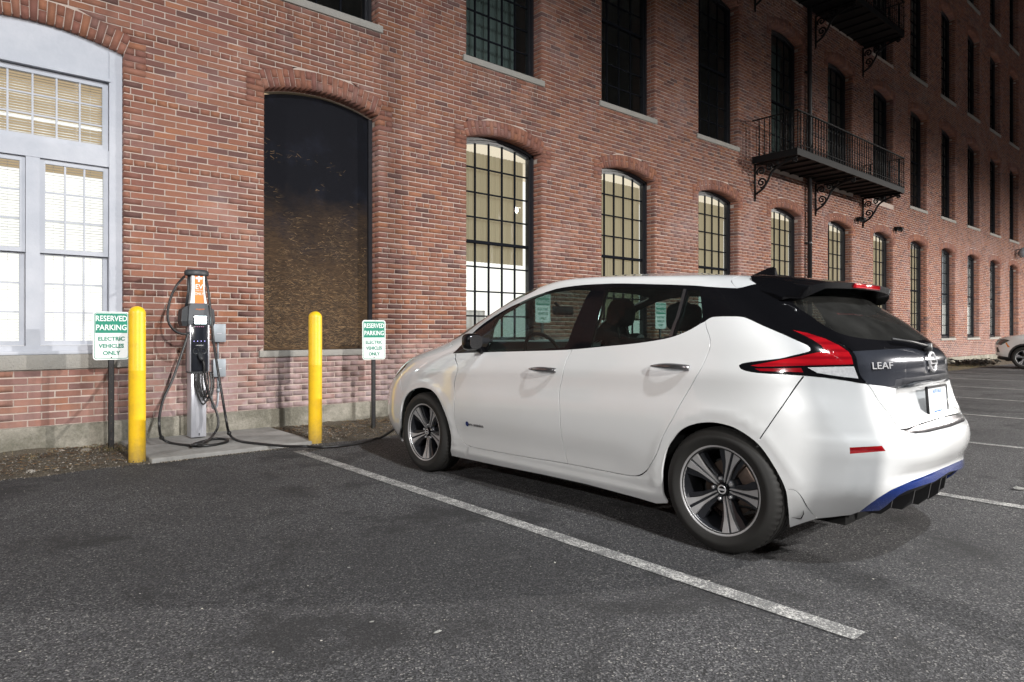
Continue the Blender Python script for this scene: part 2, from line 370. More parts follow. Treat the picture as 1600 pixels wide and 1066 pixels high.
# ------------------------------------------------------------------ the brick mill
PITCH, OPW, X1OPEN = 2.909, 1.487, 2.851
STOREY, SILL, SPRING, RISE = 4.2, .92, 3.955, .13
RAD = (OPW ** 2 / 4 + RISE ** 2) / (2 * RISE); HALF = math.asin(OPW / 2 / RAD); VT = .20
CH = .0664; HD0 = 1.538
snap = lambda z: HD0 - CH / 2 + round((z - HD0 + CH / 2) / CH) * CH
XL, XR, ZB, ZT = -6.2, 52.0, snap(.268), 17.2
BAYS = list(range(-1, 17)); DOORS = {(k, j) for k in (5, 6, 7) for j in (1, 2)}
xo_ = lambda k: X1OPEN + PITCH * (k - 1)
bld = empty('mill_building', (0, WALL_Y, 0)); tag(bld, 'long four-storey red brick mill with arched windows along the parking lot', 'building')
INV = Matrix.Translation((0, -WALL_Y, 0))
def kid(o, parent=bld):
    o.parent = parent
    if parent is bld: o.matrix_parent_inverse = INV
    return o
def zbot(k, j): return (SILL if (k, j) not in DOORS else .76) + STOREY * j
def arc_z(x, xc, zs, extra=0.0):
    R = RAD + extra; return zs + RISE - RAD + math.sqrt(max(R * R - (x - xc) ** 2, 0))
m_ = MB(); tz = [ZB, 4.62, 8.82, 13.02, ZT]; e_ = .004; YM = WALL_Y + .0055; DEEP = WALL_Y + .26
def quad(x0, x1, z0, z1, y=YM): m_.add([(x0, y, z0), (x1, y, z0), (x1, y, z1), (x0, y, z1)], [(0, 1, 2, 3)])
edges_x = [XL] + [xo_(k) - (PITCH - OPW) / 2 for k in BAYS] + [xo_(16) + OPW + (PITCH - OPW) / 2]
for j in range(4):
    z0, z1 = tz[j], tz[j + 1]
    quad(XL, edges_x[1], z0, z1); quad(edges_x[-1], XR, z0, z1)
    for i, k in enumerate(BAYS):
        a0, a1 = edges_x[i + 1], edges_x[i + 2]; xo = xo_(k) - e_; xe = xo_(k) + OPW + e_; zb = zbot(k, j); zs = SPRING + STOREY * j; xc = (xo + xe) / 2
        quad(a0, xo, z0, z1); quad(xe, a1, z0, z1); quad(xo, xe, z0, zb)
        n = 12; L = [(xo + (xe - xo) * q / n) for q in range(n + 1)]; A = [arc_z(x, xc, zs) + .005 for x in L]
        for q in range(n):
            m_.add([(L[q], YM, A[q]), (L[q + 1], YM, A[q + 1]), (L[q + 1], YM, z1), (L[q], YM, z1)], [(0, 1, 2, 3)])
            m_.add([(L[q], YM, A[q]), (L[q + 1], YM, A[q + 1]), (L[q + 1], DEEP, A[q + 1]), (L[q], DEEP, A[q])], [(0, 1, 2, 3)])
        for x in (xo, xe): m_.add([(x, YM, zb), (x, DEEP, zb), (x, DEEP, A[0]), (x, YM, A[0])], [(0, 1, 2, 3)])
        m_.add([(xo, YM, zb), (xe, YM, zb), (xe, DEEP, zb), (xo, DEEP, zb)], [(0, 1, 2, 3)])
wall = kid(m_.obj('wall', M_mortar, recalc=False)); 
# other faces of the building so it is a closed block
m_ = MB(); m_.box(XL, XL + .3, WALL_Y + .3, WALL_Y + 14, 0, ZT); m_.box(XR - .3, XR, WALL_Y + .3, WALL_Y + 14, 0, ZT); m_.box(XL, XR, WALL_Y + 14, WALL_Y + 14.3, 0, ZT)
m_.box(XL, XL + .3, WALL_Y + .01, WALL_Y + .3, 0, ZT); m_.box(XR - .3, XR, WALL_Y + .01, WALL_Y + .3, 0, ZT)
kid(m_.obj('side_wall', M_mortar))
kid(MB().box(XL - .1, XR + .1, WALL_Y - .35, WALL_Y + 14.4, ZT, ZT + .5).obj('roof', M_granite))
for j in (1, 2, 3): kid(MB().box(XL + .3, XR - .3, WALL_Y + .5, WALL_Y + 14, STOREY * j + .35, STOREY * j + .65).obj('floor_slab', M_granite))
# bricks: every one a block with its own face, joints recessed
WEDGE = []; BRK = []   # (xl0,xr0,xl1,xr1,z0,z1,yf,yb,tone)
def holes(z):
    """intervals of x that ordinary courses leave out at height z"""
    out = []
    for j in range(4):
        zs = SPRING + STOREY * j
        if z < zs + RISE + VT + .01 and z > SILL + STOREY * j - .30: break
    else: return out
    for k in BAYS:
        zb = zbot(k, j); xo = xo_(k); xe = xo + OPW; xc = (xo + xe) / 2
        if z < snap(zb - (.155 if (k, j) == (0, 0) else .112)): continue
        if z < zb: out.append((xo - .065, xe + .065, 0)); continue
        if z < snap(zs - .2): out.append((xo, xe, 1)); continue
        if z < snap(zs + .165): out.append((xo - .2, xe + .2, 0)); continue
        Ro = RAD + VT; d = Ro * Ro - (z - (zs + RISE - RAD)) ** 2
        if d > 0:
            hw = min(math.sqrt(d) + .006, (z - (zs + RISE - RAD)) * math.tan(HALF) + .006); out.append((xc - hw, xc + hw, 0))
    return out
ncourse = int((ZT - ZB) / CH)
base_n = round((HD0 - CH / 2 - ZB) / CH)
for c_ in range(ncourse):
    zc = HD0 + (c_ - base_n) * CH; z0, z1 = zc - CH / 2 + .006, zc + CH / 2 - .006
    if z0 < ZB - .005 or z1 > ZT: continue
    header = (c_ - base_n) % 10 == 0
    step = .1065 if header else .2130; off = (.053 if c_ % 2 else 0) if not header else .027
    if not header and c_ % 2: off = step / 2
    Hs = holes(zc); H0 = holes(z0); H1 = holes(z1)
    if len(H0) != len(Hs): H0 = Hs
    if len(H1) != len(Hs):
        H1 = Hs
        for (ha, hb, op_) in Hs:                       # thin cut bricks over the crown of an arch
            xc = (ha + hb) / 2; js = round((zc - SPRING) / STOREY - .05); n = max(1, round((hb - ha) / .21))
            if op_ or hb - ha > OPW + .3 or zc < SPRING + STOREY * js: continue
            for q in range(n):
                xa, xb = ha + (hb - ha) * q / n + .005, ha + (hb - ha) * (q + 1) / n - .005
                b0, b1 = (max(z0, arc_z(x_, xc, SPRING + STOREY * js, VT) + .008) for x_ in (xa, xb))
                if max(b0, b1) < z1 - .006: WEDGE.append([(xa, b0), (xb, b1), (xb, z1), (xa, z1), WALL_Y, WALL_Y + .012])
    lim = [XL] + [q for h in Hs for q in h[:2]] + [XR]
    l0 = [XL] + [q for h in H0 for q in h[:2]] + [XR]; l1 = [XL] + [q for h in H1 for q in h[:2]] + [XR]
    opn = [0] + [q for h in Hs for q in (h[2], h[2])] + [0]
    for s in range(0, len(lim), 2):
        A_, B_ = lim[s], lim[s + 1]
        if A_ > 30 and zc > 12: step2 = step
        i0 = math.floor((A_ - off) / step); xa = A_; k = i0 + 1; first = True
        cuts = [A_]
        while off + k * step < B_ - .035:
            x = off + k * step
            if x > A_ + .035: cuts.append(x)
            k += 1
        cuts.append(B_)
        for q in range(len(cuts) - 1):
            fi, la = q == 0, q == len(cuts) - 2
            jt = random.uniform(-.003, .003)
            xa0 = (l0[s] if fi else cuts[q] + .005); xa1 = (l1[s] if fi else cuts[q] + .005)
            xb0 = (l0[s + 1] if la else cuts[q + 1] - .005); xb1 = (l1[s + 1] if la else cuts[q + 1] - .005)
            yb = WALL_Y + .012
            if (fi and opn[s]) or (la and opn[s + 1]):
                yb = WALL_Y + (.205 if c_ % 2 else .098)
                if not c_ % 2:
                    xw = .09
                    if fi and opn[s]: BRK.append((xa0 + .0, xa0 + xw, xa1, xa1 + xw, z0, z1, WALL_Y + .108, WALL_Y + .205, random.random()))
                    if la and opn[s + 1]: BRK.append((xb0 - xw, xb0, xb1 - xw, xb1, z0, z1, WALL_Y + .108, WALL_Y + .205, random.random()))
            BRK.append((xa0, xb0, xa1, xb1, z0 + random.uniform(-.001, .001), z1 + random.uniform(-.001, .001), WALL_Y + random.uniform(-.0025, .002), yb, random.random()))
NPLAIN = len(BRK)
B = np.array(BRK)
# arch bricks: (4 corners in x,z), front proud of the wall, running back over the soffit
AR = list(WEDGE)
for j in range(4):
    for k in BAYS:
        if xo_(k) > 40: continue
        zs = SPRING + STOREY * j; xo = xo_(k); xe = xo + OPW; xc = (xo + xe) / 2; zc = zs + RISE - RAD
        nV = 23; da = 2 * HALF / nV; yf = WALL_Y - .007
        for q in range(nV):
            a0 = -HALF + q * da + .0019; a1 = -HALF + (q + 1) * da - .0019
            rows = [(RAD, RAD + VT)] if q % 2 else [(RAD, RAD + .095), (RAD + .105, RAD + VT)]
            for (r0, r1) in rows:
                AR.append([(xc + r0 * math.sin(a0), zc + r0 * math.cos(a0)), (xc + r0 * math.sin(a1), zc + r0 * math.cos(a1)),
                           (xc + r1 * math.sin(a1), zc + r1 * math.cos(a1)), (xc + r1 * math.sin(a0), zc + r1 * math.cos(a0)), yf + random.uniform(-.0006, .0006), WALL_Y + (.215 if r0 == RAD else .02)])
        for sgn in (-1, 1):
            zb_ = snap(zs - .2); n = round((snap(zs + .165) - zb_) / CH); hh = CH
            for q in range(n):
                z0 = zb_ + q * hh + .004; z1 = z0 + hh - .008
                lim = lambda z: max(OPW / 2, (z - zc) * math.tan(HALF)) + (.004 if z > zs else 0)
                p = [(xc + sgn * lim(z0), z0), (xc + sgn * (OPW / 2 + .2), z0), (xc + sgn * (OPW / 2 + .2), z1), (xc + sgn * lim(z1), z1)]
                if sgn < 0: p = [p[1], p[0], p[3], p[2]]
                if q % 2 and True:
                    xm = xc + sgn * (OPW / 2 + .1)
                    AR.append([p[0], (xm - .005, z0), (xm - .005, z1), p[3], yf, WALL_Y + (.1 if z0 < zs else .02)]); AR.append([(xm + .005, z0), p[1], p[2], (xm + .005, z1), yf, WALL_Y + (.1 if z0 < zs else .02)])
                else: AR.append(p + [yf + random.uniform(-.0006, .0006), WALL_Y + (.2 if z0 < zs else .02)])
def tones(n):
    base = np.array([[.245, .096, .059], [.26, .110, .068], [.20, .080, .058], [.148, .064, .052], [.29, .118, .062], [.21, .105, .086], [.105, .052, .046]])
    p = [.30, .24, .16, .10, .09, .07, .04]
    c = base[rng.choice(len(base), n, p=p)] * rng.uniform(.88, 1.14, (n, 1)); return c
colB = tones(len(B)); colA = np.clip(tones(len(AR)), [.19, .075, .05], 1) * 1.06
# the 300 that show largest in the photograph stand alone
def px_area(x, z, wd, hg):
    rel = np.stack([x, np.full_like(x, WALL_Y), z - EYE_H], -1); t = rel @ FW; u = rel @ RT / t; py = 519 - FPX * (z - EYE_H) / t; px = 800 + FPX * u
    rel2 = rel + np.array([.01, 0, 0]); t2 = rel2 @ FW; u2 = rel2 @ RT / t2
    ok = (px > 5) & (px < 1595) & (py > 4) & (py < 1060) & ((px < 600) | (py < 420 - 0 * px))
    # hidden behind bollards, signs and station
    for (a0, a1, b0, b1) in ((202, 231, 475, 730), (145, 203, 486, 565), (287, 340, 418, 690), (484, 506, 486, 700), (565, 603, 500, 564)):
        ok &= ~((px > a0) & (px < a1) & (py > b0) & (py < b1))
    return np.where(ok, np.abs(u2 - u) * 100 * FPX * wd * hg / t * FPX, 0), px, py
cx = (B[:, 0] + B[:, 1]) / 2; cz = (B[:, 4] + B[:, 5]) / 2
ar, px, py = px_area(cx, cz, B[:, 1] - B[:, 0], B[:, 5] - B[:, 4])
ar[(B[:, 6] > WALL_Y + .05) | (B[:, 7] > WALL_Y + .05) | (np.abs(B[:, 0] - B[:, 2]) > .002) | (np.abs(B[:, 1] - B[:, 3]) > .002)] = 0
solo = set(np.argsort(-ar)[:300].tolist())
protos = []
for q in range(5):
    bm = bmesh.new(); bmesh.ops.create_cube(bm, size=1)
    bmesh.ops.delete(bm, geom=[f for f in bm.faces if f.normal.y > .9], context='FACES_ONLY')
    bmesh.ops.subdivide_edges(bm, edges=[e for e in bm.edges if abs(e.verts[0].co.x - e.verts[1].co.x) > .5], cuts=2)
    for vv in bm.verts:
        if vv.co.y < 0: vv.co.x += rng.normal(0, .008); vv.co.z += rng.normal(0, .025)
    me = bpy.data.meshes.new('brick'); bm.to_mesh(me); bm.free(); me.materials.append(M_brick); protos.append(me)
for i in sorted(solo):
    b = B[i]; o = bpy.data.objects.new('brick', protos[i % 5]); C.objects.link(o)
    o.location = ((b[0] + b[1]) / 2, (b[6] + b[7]) / 2, (b[4] + b[5]) / 2); o.scale = (b[1] - b[0], b[7] - b[6], b[5] - b[4])
    o.parent = wall; o.color = tuple(colB[i]) + (1,)
keep = np.array([i for i in range(len(B)) if i not in solo]); B = B[keep]; colB = colB[keep]
def brick_mass(name, corners, yf, yb, cols, mat):
    n = len(yf); V = np.zeros((n, 8, 3), 'f')
    V[:, :4, 0] = corners[:, :, 0]; V[:, :4, 2] = corners[:, :, 1]; V[:, :4, 1] = yf[:, None]
    V[:, 4:, 0] = corners[:, :, 0]; V[:, 4:, 2] = corners[:, :, 1]; V[:, 4:, 1] = yb[:, None]
    V[:, :4, 0] += rng.normal(0, .0012, (n, 4)); V[:, :4, 2] += rng.normal(0, .0012, (n, 4))
    q = np.array([[0, 1, 2, 3], [0, 4, 5, 1], [1, 5, 6, 2], [2, 6, 7, 3], [3, 7, 4, 0]])
    F = (np.arange(n)[:, None, None] * 8 + q[None]).reshape(-1, 4)
    me = bpy.data.meshes.new(name); me.vertices.add(n * 8); me.vertices.foreach_set('co', V.ravel())
    me.loops.add(len(F) * 4); me.loops.foreach_set('vertex_index', F.ravel().astype('i'))
    me.polygons.add(len(F)); me.polygons.foreach_set('loop_start', np.arange(len(F), dtype='i') * 4)
    me.update(calc_edges=True); at = me.attributes.new('bcol', 'FLOAT_COLOR', 'FACE')
    c4 = np.concatenate([np.repeat(cols, 5, 0), np.ones((n * 5, 1))], 1).astype('f'); at.data.foreach_set('color', c4.ravel())
    return link(name, me, mat)
cor = np.stack([np.stack([B[:, 0], B[:, 4]], -1), np.stack([B[:, 1], B[:, 4]], -1), np.stack([B[:, 3], B[:, 5]], -1), np.stack([B[:, 2], B[:, 5]], -1)], 1)
tag(kid(brick_mass('bricks', cor, B[:, 6], B[:, 7], colB, M_bricks)), kind='stuff')
cor = np.array([p[:4] for p in AR]); tag(kid(brick_mass('arch_bricks', cor, np.array([p[4] for p in AR]), np.array([p[5] for p in AR]), colA, M_bricks)), kind='stuff')
# foundation stones
x = XL
while x < XR:
    wd = random.uniform(1.6, 2.6); m_ = MB().bbox(x + .004, min(x + wd, XR) - .004, WALL_Y - .03, WALL_Y + .2, -.3, ZB, .012, 2)
    kid(m_.obj('foundation_stone', M_found)); x += wd
# sills
def sill_obj(k, j, par):
    zb = zbot(k, j); h = zb - snap(zb - (.155 if (k, j) == (0, 0) else .112)) - .004
    return kid(MB().bbox(xo_(k) - .058, xo_(k) + OPW + .058, WALL_Y - .022, WALL_Y + .22, zb - h, zb, .006, 2).obj('window_sill', M_granite), par)

# ------------------------------------------------------------------ windows
a = N('roller_shade'); tr = a.n('ShaderNodeBsdfTranslucent', i_Color=(.44, .37, .25, 1)); df = a.n('ShaderNodeBsdfDiffuse', i_Color=(.30, .27, .20, 1))
mx = a.n('ShaderNodeMixShader', i_0=.42); a.set(mx, 1, tr.outputs[0]); a.set(mx, 2, df.outputs[0]); a.t.links.new(mx.outputs[0], a.out.inputs[0]); M_shade = a.m
M_shade_dark = plain('dim_shade', (.10, .13, .12), .9)
M_room = emit('glowing_room_wall', (1.0, .97, .90), 1.25)  # wall emits by itself in place of the room's lamps
M_room_warm = emit('glowing_room_ceiling', (1.0, .74, .46), .50)  # ceiling emits too, standing in for warm room light
M_room_dim = emit('glowing_far_wall', (.85, .95, 1.0), .32)  # weaker emissive wall instead of lamps in the far room
M_lum = emit('luminous_ceiling', (1.0, .86, .66), .85)
M_blind = plain('blind_slat', (.72, .72, .72), .6)
a = N('office_grey'); M_office = a.bsdf((.62, .61, .60), .8)
def shade(xa, xb, za, zb, y, mat, pitch=.075):
    n = int((xb - xa) / pitch * 4); m_ = MB(); vs = []
    for i in range(n + 1):
        x = xa + (xb - xa) * i / n; yy = y + .016 * math.sin(i * math.pi / 2)
        vs += [(x, yy, za), (x, yy, zb)]
    m_.add(vs, [(2 * i, 2 * i + 2, 2 * i + 3, 2 * i + 1) for i in range(n)], True); return m_
def setattr_parent(o, p): o.parent = p; return o
def make_window(k, j, style):
    xo = xo_(k); xe = xo + OPW; xc = (xo + xe) / 2; zb = zbot(k, j); zs = SPRING + STOREY * j
    detail = (k, j) in ((2, 0), (3, 0), (4, 0), (2, 1)); fw = .085; Yf = WALL_Y + .20
    f = MB()
    # brick mould and box frame, stepped in two depths
    for (o0, o1, y0, y1) in ((.0, .045, Yf - .015, Yf + .09), (.045, fw, Yf + .012, Yf + .09)):
        f.box(xo + o0, xo + o1, y0, y1, zb, zs + .02); f.box(xe - o1, xe - o0, y0, y1, zb, zs + .02)
        f.box(xo + fw, xe - fw, y0, y1, zb + o0, zb + o1)
        n = 14
        for q in range(n):
            xa, xb = xo + o0 + (xe - xo - 2 * o0) * q / n, xo + o0 + (xe - xo - 2 * o0) * (q + 1) / n
            za0, zb0 = arc_z(xa, xc, zs) - o1, arc_z(xb, xc, zs) - o1; za1, zb1 = arc_z(xa, xc, zs) - o0 + .003, arc_z(xb, xc, zs) - o0 + .003
            f.add([(xa, y0, za0), (xb, y0, zb0), (xb, y0, zb1), (xa, y0, za1), (xa, y1, za0), (xb, y1, zb0), (xb, y1, zb1), (xa, y1, za1)], [(0, 1, 2, 3), (0, 4, 5, 1), (3, 2, 6, 7), (4, 7, 6, 5)])
    win = kid(f.obj('window', M_blackp))
    if (k, j) not in DOORS: sill_obj(k, j, win)
    sub = lambda m__, nm, mt: setattr_parent(m__.obj(nm, mt), win)
    x0, x1 = xo + fw, xe - fw; cols = 5 if (j == 0 or k == 2) else 4; rows = 8
    z0 = zb + fw; z1 = zs + .0; dz = (z1 + .02 - z0) / rows; dx = (x1 - x0) / cols; Ym = Yf + .05
    zr = z0 + dz * 4
    sub(MB().box(x0, x1, Ym - .03, Ym + .03, zr - .022, zr + .022), 'meeting_rail', M_munt)
    sub(MB().box(x0, x1, Ym - .02, Ym + .04, z0 - .002, z0 + .05), 'bottom_rail', M_munt)
    mun = []
    for c_ in range(1, cols):
        x = x0 + dx * c_; mun.append(MB().box(x - .011, x + .011, Ym - .014, Ym + .014, z0 + .05, arc_z(x, xc, zs) - fw + .004))
    for r in range(1, rows):
        if r == 4: continue
        z = z0 + dz * r; mun.append(MB().box(x0, x1, Ym - .010, Ym + .010, z - .011, z + .011))
    if detail:
        for m__ in mun: sub(m__, 'muntin', M_munt)
    else:
        al = MB()
        for m__ in mun: al.add(m__.v, m__.f)
        sub(al, 'muntin_grid', M_munt)
    gm = M_glassw if style == 'lit' else M_glassd
    if detail:
        for c_ in range(cols):
            for r in range(rows):
                xa, xb = x0 + dx * c_, x0 + dx * (c_ + 1); za = z0 + dz * r; zt = za + dz if r < rows - 1 else None
                ta, tb = (zt, zt) if zt else (arc_z(xa, xc, zs) - fw + .01, arc_z(xb, xc, zs) - fw + .01)
                tl = random.uniform(-.002, .002)
                sub(MB().add([(xa, Ym + tl, za), (xb, Ym - tl, za), (xb, Ym - tl, tb), (xa, Ym + tl, ta)], [(0, 1, 2, 3)]), 'pane', gm)
    else:
        vs = [(x0, Ym, z0), (x1, Ym, z0)] + [(x1 - (x1 - x0) * q / 6, Ym, arc_z(x1 - (x1 - x0) * q / 6, xc, zs) - fw + .01) for q in range(7)]
        sub(MB().add(vs, [tuple(range(9))]), 'pane', gm)
    if style == 'lit':
        lit = k <= 8
        if lit:
            drop = 2.20 if k == 2 else (1.35 if k == 3 else (1.95 if k == 4 else 1.2))
            sub(shade(x0 - .02, x1 - .02, drop + STOREY * j, zs - .10, Yf + (.13 if k == 2 else .085), M_shade), 'shade', M_shade)
        if k == 2:
            sub(MB().bbox(xo + .2, xo + 1.3, WALL_Y + 1.2, WALL_Y + 1.25, .9, 1.50, .01), 'office_partition', M_office)
            sub(MB().bbox(xo + 1.1, xo + 1.4, WALL_Y + 2.5, WALL_Y + 2.56, 1.7, 2.1, .01), 'notice', M_blind)
        if not lit:
            sub(MB().box(xo + .1, xo + .62, WALL_Y + .8, WALL_Y + .84, zb, zb + 1.3), 'glow_panel', M_room)  # self-lit panel standing in for the bright lower part of the room
            sub(MB().box(xo + .7, xe + .5, WALL_Y + .9, WALL_Y + .94, zb, zs), 'room_partition', M_office)
    elif style == 'dim':
        sub(shade(x0, x1 - .05, zb + .1, zs, Yf + .30, M_shade_dark, .07), 'shade', M_shade_dark)
    return win
for j in range(4):
    for k in BAYS:
        if (k, j) in ((0, 0), (1, 0)): continue
        if j == 0: st = 'lit' if 2 <= k <= 13 else 'dark'
        else: st = 'dim' if (k, j) in ((2, 1), (5, 1), (6, 1), (7, 1), (1, 2)) else 'dark'
        make_window(k, j, st)

# rooms behind the ground-floor windows: lit office and dimmer one beyond, their back walls emissive
IW = lambda m__, nm, mt: kid(m__.obj(nm, mt))
IW(MB().box(4.9, 26.5, WALL_Y + 2.6, WALL_Y + 2.65, .4, 4.25), 'room_wall', M_room); IW(MB().box(26.7, 45, WALL_Y + 1.6, WALL_Y + 1.65, .4, 4.25), 'room_wall', M_room_dim)
IW(MB().box(4.8, 4.9, WALL_Y + .3, WALL_Y + 2.6, .4, 4.25), 'room_partition', M_office); IW(MB().box(26.55, 26.65, WALL_Y + .3, WALL_Y + 2.7, .4, 4.25), 'room_partition', M_office)
IW(MB().box(4.9, 45, WALL_Y + .3, WALL_Y + 2.7, 4.26, 4.3), 'room_ceiling', M_blind)
IW(MB().box(5, 26, WALL_Y + .42, WALL_Y + 1.3, 4.19, 4.24), 'ceiling_glow', M_lum); IW(MB().box(5, 26, WALL_Y + 1.5, WALL_Y + 2.4, 4.19, 4.24), 'ceiling_glow', M_lum)  # glowing panels added to brighten the ceiling band above the shades

# boarded window
k = 1; xo = xo_(k); xe = xo + OPW; xc = (xo + xe) / 2; zs = SPRING; yb = WALL_Y + .20
a = N('painted_strand_board'); P = a.pos(); xyz = a.n('ShaderNodeSeparateXYZ'); a.set(xyz, 0, P)
mp = a.n('ShaderNodeMapping'); a.set(mp, 'Vector', P); mp.inputs['Scale'].default_value = (7, 7, 42)
f1 = a.ramp(a.noise(1.6, 5, .75, mp.outputs[0], 1.2), (.34, .18), (.62, 1.0))
wearz = a.ramp(a.math('ADD', a.math('MULTIPLY', xyz.outputs[2], .2), a.math('MULTIPLY', a.noise(1.3, 4, .6, P), .35)), (.44, 1.0), (.76, 0.0))
c = a.mix(a.math('MULTIPLY', f1, wearz), (.0065, .007, .010), (.13, .080, .042)); c = a.mix(a.math('MULTIPLY', a.ramp(a.noise(2.5, 5, .7, P), (.52, 0.0), (.75, 1.0)), .4), c, (.018, .021, .034))
M_osb = a.bsdf(c, .9, 0, a.bump(a.noise(60, 5, .7, mp.outputs[0]), .006), Specular_IOR_Level=.15)
vs = [(xo, yb, SILL)] + [(xe, yb, SILL)] + [(xe - OPW * q / 16, yb, arc_z(xe - OPW * q / 16, xc, zs) - .035) for q in range(17)]
n = len(vs); v2 = vs + [(x, yb + .02, z) for x, y, z in vs]
bd = kid(MB().add(v2, [tuple(range(n)), tuple(range(n, 2 * n))[::-1]] + [(i, (i + 1) % n, n + (i + 1) % n, n + i) for i in range(n)]).obj('boarded_window', M_osb))
o = sill_obj(1, 0, bd); 
setattr_parent(MB().box(xe - .055, xe, yb - .035, yb - .001, SILL, zs - .03).obj('batten', M_blackp), bd)
# wood strands standing off the board where the black paint has worn away
P_ = []; F_ = []; Cc = []
for _ in range(17000):
    z = SILL + .03 + (3.9 - SILL) * min(abs(rng.normal(0, .36)), .98); x = rng.uniform(xo + .02, xe - .08)
    if z > arc_z(x, xc, zs) - .07: continue
    if rng.random() > .66 - .34 * (z - SILL) + .8 * mn.noise((x * 2.2, z * 3.2, 1)): continue
    L = rng.uniform(.006, .034); wd = rng.uniform(.0008, .0035); an = rng.normal(0, .42); ca, sa = math.cos(an), math.sin(an); n0 = len(P_)
    yy = yb - rng.uniform(.001, .004)
    for (u, v_) in ((-L, -wd), (L, -wd * .6), (L, wd * .6), (-L, wd)): P_.append((x + u * ca - v_ * sa, yy - rng.uniform(0, .0015), z + u * sa + v_ * ca))
    F_.append((n0, n0 + 1, n0 + 2, n0 + 3)); b = rng.random()
    Cc.append((.02 + .20 * b ** 2.6, .013 + .125 * b ** 2.6, .008 + .062 * b ** 2.6, 1))
me = bpy.data.meshes.new('wood_strands'); me.from_pydata(P_, [], F_); at = me.attributes.new('bcol', 'FLOAT_COLOR', 'FACE'); at.data.foreach_set('color', np.array(Cc, 'f').ravel())
o = link('wood_strands', me, M_chips, bd); o['kind'] = 'stuff'

# white office window
k = 0; xo = xo_(0) + .003; xe = xo + OPW - .006; xc = (xo + xe) / 2; y0 = WALL_Y + .055; zb = SILL
f = MB()
f.box(xo, xo + .115, y0, y0 + .16, zb, SPRING + .03); f.box(xe - .115, xe, y0, y0 + .16, zb, SPRING + .03)
f.box(xo + .115, xe - .115, y0 + .012, y0 + .16, zb, zb + .085)
f.box(xc - .055, xc + .055, y0 + .02, y0 + .15, zb + .085, 2.80)
f.box(xo + .115, xe - .115, y0 + .015, y0 + .16, 2.80, 2.965)
n = 16
for q in range(n):
    xa, xb = xo + .115 + (xe - xo - .23) * q / n, xo + .115 + (xe - xo - .23) * (q + 1) / n
    f.add([(xa, y0 + .01, 3.68), (xb, y0 + .01, 3.68), (xb, y0 + .01, arc_z(xb, xc, SPRING)), (xa, y0 + .01, arc_z(xa, xc, SPRING)), (xa, y0 + .1, 3.68), (xb, y0 + .1, 3.68)], [(0, 1, 2, 3), (0, 4, 5, 1)])
f.box(xo + .1, xe - .1, y0 - .012, y0 + .06, 3.655, 3.685)
ww = kid(f.obj('white_window', M_white)); sill_obj(0, 0, ww)
W_ = lambda m__, nm, mt: setattr_parent(m__.obj(nm, mt), ww)
W_(MB().bbox(xo + .03, xe - .03, y0 - .03, y0 + .02, zb - .0, zb + .035, .004), 'stool', M_white)
def sash(xa, xb, za, zb_, y, cols, rows, fr=.042, mw=.016):
    s = W_(MB().box(xa, xa + fr, y, y + .035, za, zb_).box(xb - fr, xb, y, y + .035, za, zb_).box(xa + fr, xb - fr, y, y + .035, za, za + fr).box(xa + fr, xb - fr, y, y + .035, zb_ - fr, zb_), 'sash', M_white)
    x0, x1, z0, z1 = xa + fr, xb - fr, za + fr, zb_ - fr
    for c_ in range(1, cols): x = x0 + (x1 - x0) * c_ / cols; W_(MB().box(x - mw / 2, x + mw / 2, y + .008, y + .026, z0, z1), 'muntin', M_white)
    for r in range(1, rows): z = z0 + (z1 - z0) * r / rows; W_(MB().box(x0, x1, y + .010, y + .024, z - mw / 2, z + mw / 2), 'muntin', M_white)
    for c_ in range(cols):
        for r in range(rows):
            xa_, xb_ = x0 + (x1 - x0) * c_ / cols, x0 + (x1 - x0) * (c_ + 1) / cols; za_, zc_ = z0 + (z1 - z0) * r / rows, z0 + (z1 - z0) * (r + 1) / rows
            t = random.uniform(-.0015, .0015); W_(MB().add([(xa_, y + .016 + t, za_), (xb_, y + .016 - t, za_), (xb_, y + .016 - t, zc_), (xa_, y + .016 + t, zc_)], [(0, 1, 2, 3)]), 'pane', M_glassw)
for (xa, xb) in ((xo + .118, xc - .058), (xc + .058, xe - .118)):
    sash(xa, xb, zb + .088, 1.92, y0 + .085, 3, 3); sash(xa, xb, 1.895, 2.797, y0 + .045, 3, 3)
sash(xo + .118, xe - .118, 2.968, 3.652, y0 + .045, 6, 3, .05)
sl = MB()
for (xa, xb, za, zc) in ((xo + .13, xc - .06, zb + .1, 2.79), (xc + .06, xe - .13, zb + .1, 2.79), (xo + .13, xe - .13, 2.99, 3.64)):
    z = za
    while z < zc:
        M_ = Matrix.Translation((0, y0 + .215, z)) @ Matrix.Rotation(R_(9 if z < 1.95 else (25 if z < 2.9 else 34)), 4, 'X'); sl.box(xa, xb, -.010, .010, -.0005, .0005, M_); z += .026
    for x in (xa + .12, xb - .12): sl.box(x - .0012, x + .0012, y0 + .2, y0 + .202, za, zc)
o = W_(sl, 'blind_slats', M_blind); o['kind'] = 'stuff'
W_(MB().add([(xo - .8, WALL_Y + 1.5, .4), (xe + 2.2, WALL_Y + 1.5, .4), (xe + 2.2, WALL_Y + 1.5, 2.95), (xo - .8, WALL_Y + 1.5, 2.95)], [(0, 1, 2, 3)]), 'room_wall', M_room)
W_(MB().add([(xo - .8, WALL_Y + .3, 4.0), (xe + 2.2, WALL_Y + .3, 4.0), (xe + 2.2, WALL_Y + 1.5, 2.95), (xo - .8, WALL_Y + 1.5, 2.95)], [(0, 1, 2, 3)]), 'room_ceiling', M_room_warm)
W_(MB().box(xo + .2, xo + 1.9, WALL_Y + .85, WALL_Y + .9, 3.36, 3.385), 'ceiling_glow', M_room)

